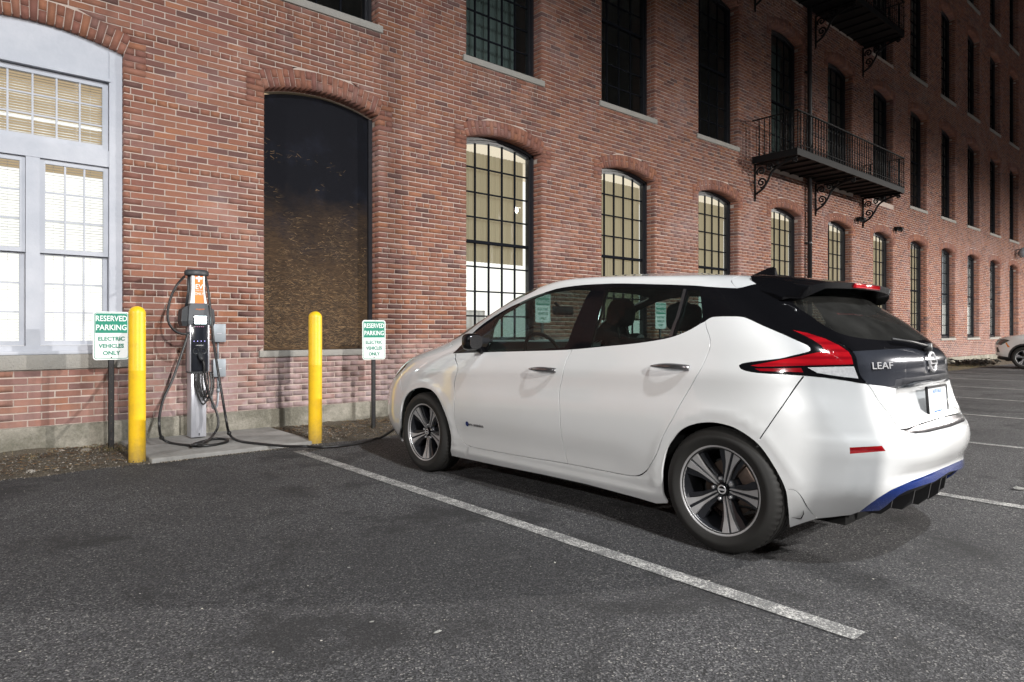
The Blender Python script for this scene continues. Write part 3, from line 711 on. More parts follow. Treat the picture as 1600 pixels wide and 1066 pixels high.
# ------------------------------------------------------------------ bollards, signs, charging station
a = N('bollard_yellow'); P = a.pos()
zc_ = a.n('ShaderNodeSeparateXYZ'); a.set(zc_, 0, P)
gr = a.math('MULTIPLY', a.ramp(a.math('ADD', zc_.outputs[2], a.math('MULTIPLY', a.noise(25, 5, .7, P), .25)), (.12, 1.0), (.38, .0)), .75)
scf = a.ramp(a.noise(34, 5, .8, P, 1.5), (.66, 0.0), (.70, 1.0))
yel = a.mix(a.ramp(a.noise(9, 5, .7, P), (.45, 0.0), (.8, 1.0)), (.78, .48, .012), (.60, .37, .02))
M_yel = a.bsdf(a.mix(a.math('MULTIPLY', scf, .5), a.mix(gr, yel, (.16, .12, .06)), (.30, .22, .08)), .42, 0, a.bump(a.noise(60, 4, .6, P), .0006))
def bollard(px, py, h, lab):
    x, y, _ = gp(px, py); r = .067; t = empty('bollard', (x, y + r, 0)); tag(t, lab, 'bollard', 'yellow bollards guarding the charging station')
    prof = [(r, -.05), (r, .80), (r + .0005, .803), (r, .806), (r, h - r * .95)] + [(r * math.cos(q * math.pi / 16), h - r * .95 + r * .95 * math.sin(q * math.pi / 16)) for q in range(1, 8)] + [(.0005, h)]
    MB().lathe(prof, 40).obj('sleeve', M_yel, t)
    MB().lathe([(r + .004, -.01), (r + .005, .003), (r + .001, .012)], 32).obj('base_ring', M_soil, t)
bollard(217, 725, 1.36, 'taller-looking yellow bollard right beside the left parking sign')
bollard(497, 695, 1.345, 'yellow bollard standing before the boarded window, at the end of the painted line')
M_green = plain('sign_green', (.006, .20, .13), .35, 0, .1, 20); M_signw = plain('sign_white', (.74, .76, .76), .35, 0, .05, 12)
def rrect(w, h, r, n=6):
    return [(sx * (w / 2 - r) + r * math.cos(R_(t)), sy * (h / 2 - r) + r * math.sin(R_(t))) for sx, sy, a0 in ((1, 1, 0), (-1, 1, 90), (-1, -1, 180), (1, -1, 270)) for t in [a0 + 90 * q / n for q in range(n + 1)]]
FACE = Matrix(((1, 0, 0, 0), (0, 0, 1, 0), (0, 1, 0, 0), (0, 0, 0, 1)))   # sign plane: x right, y up -> z ; local z -> +y
def parking_sign(x, y, zc, lab, rz=0.0, full=True):
    t = empty('parking_sign', (x, y, 0), rz); tag(t, lab, 'sign', 'green and white reserved parking signs')
    p = MB()
    p.box(-.024, .024, .0, .004, -.05, zc + .20).box(-.024, -.020, -.0, -.018 + .035, -.05, zc + .20).box(.020, .024, 0, .017, -.05, zc + .20)
    post = p.obj('post', M_black, t)
    h = MB(); z = .12
    while z < zc - .26: h.lathe([(.0045, -.0015), (.0045, .0)], 8, 'y', (0, -.0005, z)).add([( .0045 * math.cos(q), -.0018, z + .0045 * math.sin(q)) for q in [k * math.pi / 4 for k in range(8)]], [tuple(range(8))]); z += .075
    o = h.obj('bolt_holes', M_soil, t); o['kind'] = 'stuff'
    W, H = .302, .455; Mx = Matrix.Translation((0, -.006, zc)) @ FACE
    MB().prism(rrect(W, H, .03), -.0015, .0015, Mx).obj('plate', M_signw, t)
    # green border line and green head panel as flat print just proud of the plate
    o_, i_ = rrect(W - .018, H - .018, .024), rrect(W - .028, H - .028, .02); n = len(o_)
    vs = [Mx @ Vector((a_[0], a_[1], -.0022)) for a_ in o_] + [Mx @ Vector((a_[0], a_[1], -.0022)) for a_ in i_]
    MB().add(vs, [(q, (q + 1) % n, n + (q + 1) % n, n + q) for q in range(n)]).obj('border', M_green, t)
    hp = [(a_[0], a_[1]) for a_ in rrect(W - .036, H - .036, .016)]
    top = [(x_, max(y_, .026)) for x_, y_ in hp]
    MB().add([Mx @ Vector((x_, y_, -.0024)) for x_, y_ in top], [tuple(range(len(top)))]).obj('head_panel', M_green, t)
    TM = lambda yy: Matrix.Translation((0, -.006 - .0032, zc + yy)) @ Matrix.Rotation(R_(90), 4, 'X')
    for body, yy, sz, sx, mt in (('RESERVED', .163, .073, .80, M_signw), ('PARKING', .078, .073, .84, M_signw), ('ELECTRIC', -.028, .052, .98, M_green), ('VEHICLES', -.096, .052, .94, M_green), ('ONLY', -.163, .052, 1.02, M_green)):
        add_text('lettering', body, sz, mt, TM(yy - .002), t, sx, .0004, .0011 if mt is M_signw else .0016)
    for zz in (.205, -.205): MB().lathe([(.0001, -.005), (.006, -.004), (.0065, 0)], 8, 'y', (0, -.008, zc + zz)).obj('bolt', M_green if zz > 0 else M_black, t)
    return t
xs_, ys_, _ = gp(173, 706); parking_sign(xs_ + .005, ys_, 1.10, 'green and white reserved parking sign left of the left bollard, under the white window')
parking_sign(3.835, 6.90, 1.045, 'green and white reserved parking sign between the right bollard and the white hatchback')
parking_sign(6.72, 7.1, 1.50, 'reserved parking sign rising behind the bonnet of the white hatchback', full=False)
parking_sign(9.55, 7.1, 1.42, 'reserved parking sign seen only through the rear side windows of the white hatchback', full=False)

M_grey = plain('station_grey', (.075, .082, .092), .45, 0, .1, 40); M_alu = plain('brushed_aluminium', (.52, .53, .58), .38, .65, .06, 20)
M_face = plain('station_face', (.016, .018, .024), .12); M_orange = plain('orange_print', (.80, .19, .02), .45); M_whitep = plain('white_print', (.75, .75, .75), .4)
M_dgrey = plain('station_cap', (.03, .033, .038), .5); M_screen = emit('lit_screen', (.80, .97, 1.0), 14.0)
st = empty('charging_station', (2.035, 7.36, .040)); tag(st, 'grey charging station with lit screen and orange band on the concrete pad', 'charger')
def S(m__, nm, mt, **k): return m__.obj(nm, mt, st, **k)
zz = lambda z: z - .045
post = MB(); post.bbox(-.072, .078, -.06, .09, zz(.056), zz(.76), .008, 2)
for x in (-.035, 0, .035): post.box(x - .002, x + .002, -.0625, -.0601, zz(.10), zz(.74))
S(post, 'pedestal', M_alu)
S(MB().box(.002, .010, -.0645, -.062, zz(.075), zz(.10)), 'lock_slot', M_face)
S(MB().bbox(-.085, .09, -.075, .10, zz(.728), zz(1.25), .012, 2), 'body', M_grey)
for x in (-.094, .082): S(MB().bbox(x, x + .016, -.095, .02, zz(.73), zz(1.235), .006, 2), 'side_rail', M_alu)
S(MB().bbox(-.078, .082, -.092, -.070, zz(.74), zz(1.20), .006, 2), 'face_panel', M_face)
# head: wide shoulders narrowing up
def loft(secs, mi=0):
    m__ = MB(); n = 4; vs = []
    for (x0, x1, y0_, y1_, z) in secs: vs += [(x0, y0_, z), (x1, y0_, z), (x1, y1_, z), (x0, y1_, z)]
    fs = [tuple(range(4))[::-1], tuple(range(len(vs) - 4, len(vs)))]
    for i in range(len(secs) - 1):
        for k in range(4): fs.append((i * 4 + k, i * 4 + (k + 1) % 4, i * 4 + 4 + (k + 1) % 4, i * 4 + 4 + k))
    return m__.add(vs, fs)
S(loft([(-.105, .105, -.100, .10, zz(1.215)), (-.108, .108, -.105, .11, zz(1.26)), (-.098, .098, -.10, .10, zz(1.40)), (-.078, .078, -.085, .09, zz(1.435))]), 'head', M_grey)
for sx in (-1, 1):
    S(loft([(min(sx * .10, sx * .150), max(sx * .10, sx * .150), -.05, .07, zz(1.20)), (min(sx * .10, sx * .165), max(sx * .10, sx * .165), -.06, .08, zz(1.25)), (min(sx * .09, sx * .155), max(sx * .09, sx * .155), -.055, .08, zz(1.37)), (min(sx * .08, sx * .11), max(sx * .08, sx * .11), -.04, .06, zz(1.405))]), 'holster', M_dgrey)
S(MB().bbox(-.062, .072, -.112, -.098, zz(1.215), zz(1.312), .006, 2), 'screen_bezel', M_face)
S(MB().bbox(-.052, .062, -.1155, -.111, zz(1.225), zz(1.302), .0015, 1), 'screen', M_screen)
m__ = MB(); 
for sec in ((-.082, -.075), (.075, .082)): m__.add([], [])
S(loft([(-.082, .078, -.075, .065, zz(1.432)), (-.066, .062, -.062, .055, zz(1.56)), (-.064, .060, -.06, .055, zz(1.735))]), 'mast', M_whitep)
S(loft([(-.040, .050, -.079, -.05, zz(1.436)), (-.036, .044, -.066, -.05, zz(1.56)), (-.036, .042, -.064, -.05, zz(1.733))]), 'orange_band', M_orange)
for sx in (-1, 1): S(MB().tube([(sx * .10 - .002, .01, zz(1.40)), (sx * .076 - .002, .01, zz(1.56)), (sx * .074 - .002, .01, zz(1.74))], .013, 8), 'mast_edge', M_dgrey)
S(MB().lathe([(.001, zz(1.722)), (.115, zz(1.722)), (.118, zz(1.735)), (.118, zz(1.765)), (.10, zz(1.782)), (.001, zz(1.788))], 36, M=Matrix.Translation((-.002, 0, 0)) @ Matrix.Diagonal((1, .72, 1, 1))), 'cap', M_dgrey)
TS = lambda x, y, z: Matrix.Translation((x, y, zz(z))) @ Matrix.Rotation(R_(90), 4, 'X')
S(MB().box(-.007, .010, -.0685, -.0655, zz(1.655), zz(1.732)), 'cross', M_whitep); S(MB().box(-.030, .034, -.0695, -.0655, zz(1.682), zz(1.705)), 'cross', M_whitep)
add_text('lettering', 'EV', .068, M_whitep, TS(.002, -.0695, 1.605), st, 1, .0005, .001)
add_text('lettering', 'CHARGING', .018, M_whitep, TS(.003, -.0705, 1.567), st, .8, .0004)
add_text('lettering', 'ONLY', .036, M_whitep, TS(.003, -.0735, 1.533), st, .9, .0005, .0006)
add_text('lettering', '-chargepoint+', .020, M_orange, TS(.005, -.1025, 1.375), st, .8, .0005)
add_text('lettering', '-chargepoint+', .017, M_whitep, TS(.002, -.0935, 1.005), st, .8, .0005)
M_led = emit('led_blue', (.5, .45, 1.0), 3.0); M_ledr = emit('led_violet', (.9, .35, .6), 1.2)
for q in range(5): S(MB().lathe([(.0001, -.002), (.0035, 0)], 8, 'y', (-.035 + q * .0175, -.0935, zz(1.195))), 'indicator', M_ledr)
for q in range(4): S(MB().lathe([(.0001, -.002), (.0040, 0)], 8, 'y', (-.052 + q * .0345, -.0935, zz(1.047))), 'indicator', M_led)
for sx in (-.035, .038):
    S(MB().lathe([(.031, -.008), (.031, 0), (.024, -.010), (.022, -.001)], 20, 'y', (sx, -.094, zz(.945))), 'socket', M_dgrey)
S(MB().lathe([(.001, -.0), (.02, 0), (.026, -.03), (.022, -.09), (.013, -.12), (.001, -.12)], 14, 'y', (.0, 0, 0), M=Matrix.Translation((.0, -.09, zz(.93))) @ Matrix.Rotation(R_(38), 4, 'X')), 'plug', M_dgrey)
S(MB().box(-.10, .088, -.098, .03, zz(.722), zz(.736)), 'bottom_lip', M_dgrey)
# cables
M_cab = plain('cable_rubber', (.012, .012, .013), .45, 0, .2, 30)
def cable(name, pts, r, lab, grp='black charging cables', balls=()):
    P_ = smooth_path([p if len(p) == 3 else p for p in pts], 7); P_ = [(x, y, max(z, r + .002)) for x, y, z in P_]
    m__ = MB().tube(P_, r, 9)
    o = m__.obj(name, M_cab); tag(o, lab, 'cable', grp)
    for b in balls: setattr_parent(MB().lathe([(.001, -.022)] + [(.022 * math.cos(R_(t)), .022 * math.sin(R_(t))) for t in range(-75, 90, 15)] + [(.001, .022)], 14, 'z', b).obj('cable_clip', M_cab), o)
    return o
Yc = 7.25
q = lambda px, py, y=Yc: pt(px, py, y)
g = lambda px, py, z=.053: gp(px, py, z)
cable('charging_cable', [q(288, 432, 7.33), q(277, 445), q(267, 465), q(262, 490), q(265, 507), q(275, 518), q(287, 522), q(297, 520, 7.28), q(301, 512, 7.30)], .012, 'black cable looping from the cap down to the left holster of the charging station')
cable('charging_cable', [q(294, 520, 7.26), q(288, 540, 7.22), q(278, 570, 7.18), q(268, 597, 7.14), q(256, 622, 7.08), q(249.5, 648, 7.0), q(249, 668, 6.95), g(252.5, 684, .11), g(266, 692), g(290, 695.5), g(312, 697), g(335, 695), g(353, 691), g(356, 688), g(350, 686), g(335, 686), g(318, 689.5), g(302, 694), g(300, 695.5, .08),
      g(310, 694, .088), g(322, 690, .09), q(333, 680, 7.12), q(340, 668, 7.15), q(341, 655, 7.18), q(336, 638, 7.2), q(329, 622, 7.22), q(323, 605, 7.22), q(320, 590, 7.22), q(319, 570, 7.22), q(317, 562, 7.24)], .0125, 'black cable drooping left of the charging station and coiled on the pad', balls=[g(252.5, 684, .11)])
cable('charging_cable', [q(321, 433, 7.33), q(325, 452, 7.28), q(328, 478, 7.24), q(331, 505, 7.2), q(334, 535, 7.18), q(339, 570, 7.16), q(344, 600, 7.12), q(349, 630, 7.05), q(354, 660, 6.95), g(358, 677, .10), g(366, 686), g(380, 690.5), g(400, 693), g(430, 696), g(455, 697.5), g(478, 697.5, .065), gp(500, 699, .02), gp(530, 697, .02), gp(560, 692.5, .02), gp(585, 686, .02), gp(602, 680, .06), (3.72, 5.9, .28), (3.86, 5.72, .60), (3.885, 5.62, .78)], .0125, 'black cable running along the ground from the station to the white hatchback', balls=[g(358, 677, .11)])
for i_, (xa, xb, zl) in enumerate(((305, 330, 632), (309, 326, 620), (312, 331, 628), (316, 334, 622))):
    cable('cable_loop', [q(xa, 581, 7.27), q(xa, 600, 7.26), q(xa + 4, 617, 7.25), q((xa + xb) / 2, zl, 7.25), q(xb - 3, 617, 7.27), q(xb, 600, 7.3), q(xb - 2, 581, 7.32)], .0085,
          ('leftmost and largest cable loop hanging under the station body', 'shortest cable loop hanging under the station body, in the middle', 'cable loop under the station body reaching low on the right', 'rightmost cable loop under the station body')[i_], 'cable loops under the charging station')
M_box = plain('junction_box', (.27, .30, .33), .5, .3, .06, 20)
for (px0, px1, py0, py1, lab) in ((333, 352, 507, 534, 'upper grey electrical box on the brick wall beside the charging station'), (333, 352, 562, 588, 'lower grey electrical box on the brick wall beside the charging station')):
    x0, _, z1 = pt(px0, py0, WALL_Y - .07); x1, _, z0 = pt(px1, py1, WALL_Y - .07)
    t = empty('junction_box', ((x0 + x1) / 2, WALL_Y, z0)); tag(t, lab, 'electrical box', 'electrical boxes by the charging station')
    w2 = (x1 - x0) / 2; h = z1 - z0
    MB().bbox(-w2, w2, -.075, .0, 0, h, .005, 2).obj('case', M_box, t); MB().bbox(-w2 - .003, w2 + .003, -.085, -.073, -.004, h + .006, .004, 2).obj('cover', M_box, t)
    MB().box(-w2 * .5, w2 * .3, -.088, -.084, h * .45, h * .5).obj('latch', M_alu, t)
x, _, z = pt(341, 590, WALL_Y - .04)
t = MB().tube([(x, WALL_Y - .04, z), (x, WALL_Y - .04, z - .12)], .013, 10).tube([(x, WALL_Y - .04, z - .12), (x, WALL_Y - .04, z - .16)], .018, 10).tube(smooth_path([(x, WALL_Y - .04, z - .16), (x - .03, WALL_Y - .1, z - .30), (x - .12, WALL_Y - .25, z - .30), (x - .16, WALL_Y - .33, z - .1)]), .011, 8)
tag(t.obj('conduit', M_box), 'short grey conduit under the lower electrical box', 'conduit')
t = MB().tube([(x, WALL_Y - .03, pt(341, 562, WALL_Y)[2]), (x, WALL_Y - .03, pt(341, 534, WALL_Y)[2])], .011, 10)
tag(t.obj('conduit', M_box), 'thin grey conduit joining the two electrical boxes', 'conduit')

# ------------------------------------------------------------------ balconies, drainpipe, wall lamps
M_iron = plain('black_iron', (.0045, .0045, .005), .6, .0, .3, 20, .001, 80, Specular_IOR_Level=.3)
def spiral(cx, cz, r0, r1, turns, a0, sgn=1, n=26):
    return [(0, cx + (r0 + (r1 - r0) * i / n) * math.cos(a0 + sgn * turns * 2 * math.pi * i / n), cz + (r0 + (r1 - r0) * i / n) * math.sin(a0 + sgn * turns * 2 * math.pi * i / n)) for i in range(n + 1)]
def balcony(z, lab):
    xa, xb, dep = 13.66, 19.66, 1.03; t = empty('balcony', (xa, WALL_Y, z)); tag(t, lab, 'balcony', 'black iron balconies on the mill')
    L = xb - xa
    MB().box(0, L, -dep + .03, -.02, -.02, .02).obj('floor_plate', M_iron, t)
    MB().box(-.02, L + .02, -dep - .0, -dep + .028, -.07, .075).obj('fascia', M_iron, t)
    for x in (-.02, L - .008): MB().box(x, x + .028, -dep + .03, -.005, -.07, .075).obj('end_fascia', M_iron, t)
    for i in range(13):
        x = .3 + i * (L - .6) / 12; MB().box(x - .015, x + .015, -dep + .03, -.03, -.06, -.02).obj('floor_joist', M_iron, t)
    H = .86
    MB().box(-.022, L + .022, -dep - .012, -dep + .026, H, H + .024).obj('top_rail', M_iron, t)
    for x in (-.022, L - .012): MB().box(x, x + .032, -dep + .026, -.005, H, H + .024).obj('end_rail', M_iron, t)
    MB().box(0, L, -dep + .002, -dep + .012, .16, .172).obj('lower_rail', M_iron, t)
    bal = MB().tube([(0, 0, .07), (0, 0, H)], .0125, 6)
    for zc in (.22, .48, .72): bal.lathe([(.009, zc - .035), (.018, zc - .012), (.021, zc), (.018, zc + .012), (.009, zc + .035)], 6)
    bal.lathe([(.024, .07), (.018, .12), (.0095, .14)], 6)
    me = bal.mesh('baluster', M_iron)
    n = 44
    for i in range(n + 1): link('baluster', me, None, t, (.012 + i * (L - .024) / n, -dep + .008, 0))
    for x in (-.006, L + .004):
        for i in range(1, 8): link('baluster', me, None, t, (x, -dep + .008 + i * (dep - .05) / 8, 0))
    b = MB(); b.tube([(0, -.02, -.07), (0, -.02, -.84)], [.024, .024], 6); b.lathe([(.001, -.90), (.02, -.87), (.012, -.84)], 8, 'z', (0, -.02, 0))
    b.box(-.014, .014, -dep + .06, -.01, -.098, -.072)
    br = [(0, -.03, -.74), (0, -.20, -.64), (0, -.32, -.48), (0, -.42, -.30), (0, -.60, -.19), (0, -.80, -.13), (0, -.93, -.11)]
    b.tube(smooth_path(br, 5), .025, 6)
    for sp in ((-.17, -.50, .015, .115, 1.6, 1.2, 1), (-.16, -.25, .012, .10, 1.5, 2.5, -1), (-.36, -.20, .010, .085, 1.4, .5, 1), (-.52, -.135, .006, .045, 1.3, 2.2, -1), (-.74, -.11, .005, .035, 1.2, 1.0, 1), (-.92, -.16, .008, .05, 1.3, 1.5, 1)):
        b.tube([(x_, y_, z_) for x_, y_, z_ in spiral(*sp)], .021, 5)
    me = b.mesh('bracket', M_iron)
    for x in (.085, 3.02, 5.90): link('bracket', me, None, t, (x, 0, 0))
    return t
bt = balcony(4.93, 'lower black iron balcony with scrolled brackets across three tall windows')
balcony(4.93 + 4.2, 'upper black iron balcony with scrolled brackets, cut by the top of the photo')
dp = empty('drainpipe', (16.2, WALL_Y - .09, 0)); tag(dp, 'black drainpipe running up the wall behind the balconies', 'pipe')
MB().tube([(0, 0, .05), (0, 0, ZT)], .055, 14).obj('pipe', M_black, dp)
for z in [1.2 + 2.1 * i for i in range(8)]: MB().box(-.075, .075, .02, .09, z, z + .04).lathe([(.062, z), (.062, z + .04)], 14).obj('pipe_clip', M_black, dp)
def wall_flood(px, py, lab):
    x, _, z = pt(px, py, WALL_Y - .1); t = empty('wall_light', (x, WALL_Y, z)); tag(t, lab, 'wall light', 'small twin flood lights on the mill, unlit')
    MB().lathe([(.001, -.05), (.06, -.05), (.065, 0)], 16, 'y').obj('back_plate', M_iron, t)
    for sx in (-1, 1):
        Mx = Matrix.Translation((sx * .06, -.10, 0)) @ Matrix.Rotation(R_(35 * sx), 4, 'Z') @ Matrix.Rotation(R_(25), 4, 'X')
        MB().lathe([(.001, .06), (.04, .05), (.055, 0), (.075, -.10), (.065, -.10), (.05, -.04), (.001, -.035)], 14, 'y', M=Mx).obj('lamp_head', M_iron, t)
        MB().tube([(0, -.04, 0), (sx * .06, -.08, 0)], .012, 6).obj('arm', M_iron, t)
wall_flood(1345, 342, 'unlit black twin flood light right under the last bracket of the lower balcony')
wall_flood(1404, 357, 'unlit black twin flood light on the bare brick beyond the balcony')
x, _, z = pt(1594, 396, WALL_Y - .15)
t = empty('wall_lantern', (x, WALL_Y, z)); tag(t, 'grey hooded lamp high on the wall at the far right', 'wall light')
MB().lathe([(.001, .25), (.10, .2), (.2, .0), (.19, -.02), (.12, -.18), (.001, -.2)], 16, 'z', (0, -.25, 0)).obj('hood', M_box, t); MB().tube([(0, 0, .15), (0, -.2, .2)], .02, 8).obj('arm', M_box, t)

# ------------------------------------------------------------------ parking lot lamps (behind the photographer)
M_lens = emit('lamp_lens', (1.0, .97, .92), 25.0)
def lot_lamp(x, y, power, col, lab, h=8.0, blend=.30, r=.09):
    t = empty('lot_lamp', (x, y, 0)); tag(t, lab, 'street lamp', 'lamp posts of the parking lot, lit')
    MB().lathe([(.25, -.1), (.25, .7), (.001, .7)], 24).obj('footing', M_conc, t)
    MB().lathe([(.10, .7), (.065, h + .15), (.001, h + .15)], 16).obj('pole', M_black, t)
    MB().box(-.03, .03, -.1, .5, h + .06, h + .10).obj('arm', M_black, t); MB().bbox(-.22, .22, .45, 1.05, h + .03, h + .12, .02, 2).obj('lamp_housing', M_black, t)
    MB().box(-.18, .18, .5, 1.0, h + .022, h + .028).obj('lens', M_lens, t)
    ld = bpy.data.lights.new('lamp', 'SPOT'); ld.energy = power; ld.color = col; ld.spot_size = R_(180); ld.spot_blend = blend; ld.shadow_soft_size = r
    lo = bpy.data.objects.new('lamp', ld); C.objects.link(lo); lo.parent = t; lo.location = (0, .75, h - .12)
    return t
LAMPS = [(2.2, -3.4, 2750, (.97, 1.0, 1.02), 'lamp post nearest behind the camera'),
         (-.2, -15.5, 12500, (1.0, .965, .92), 'lamp post straight behind, far across the lot'),
         (-15.0, -3.5, 5900, (1.0, .98, .955), 'lamp post on the left side of the lot'),
         (24.0, -13.0, 27000, (1.0, .95, .90), 'lamp post on the right side of the lot'),
         (46.0, -12.0, 30000, (1.0, .95, .90), 'lamp post farthest along the right side of the lot')]
for L_ in LAMPS: lot_lamp(*L_)

# ------------------------------------------------------------------ cars: one smooth skin, cut into panels
# rows of the white hatchback's skin: z, half width, nose, tail, start/end of the straight flank, corner squareness front/rear (metres)
HATCH = np.array([
[0.150,0.800,3.610,-0.530,2.300,0.100,4.000,2.800],
[0.250,0.855,3.660,-0.610,2.300,0.100,4.200,2.800],
[0.350,0.878,3.723,-0.706,2.300,0.100,4.300,2.800],
[0.450,0.888,3.727,-0.737,2.300,0.100,4.300,2.800],
[0.550,0.893,3.714,-0.746,2.300,0.100,4.200,2.800],
[0.650,0.893,3.686,-0.724,2.300,0.100,4.100,2.800],
[0.750,0.888,3.609,-0.683,2.300,0.100,3.900,2.800],
[0.850,0.878,3.508,-0.655,2.200,0.100,3.600,2.800],
[0.940,0.865,3.324,-0.642,2.100,0.100,3.300,2.800],
[1.020,0.845,3.025,-0.626,1.900,0.100,3.100,2.800],
[1.080,0.828,2.819,-0.563,1.800,0.100,3.100,2.800],
[1.160,0.800,2.632,-0.471,1.700,0.150,3.100,2.800],
[1.250,0.765,2.425,-0.350,1.600,0.200,3.100,2.800],
[1.350,0.725,2.181,-0.239,1.500,0.300,3.100,2.800],
[1.430,0.685,1.946,-0.164,1.400,0.400,3.100,2.800],
[1.475,0.660,1.738,-0.087,1.300,0.450,3.100,2.800],
[1.505,0.545,1.538,0.167,1.200,0.500,3.000,2.800],
[1.530,0.341,1.346,0.472,1.100,0.550,2.700,2.800],
[1.540,0.000,1.010,0.840,0.900,0.650,2.300,2.800],
])
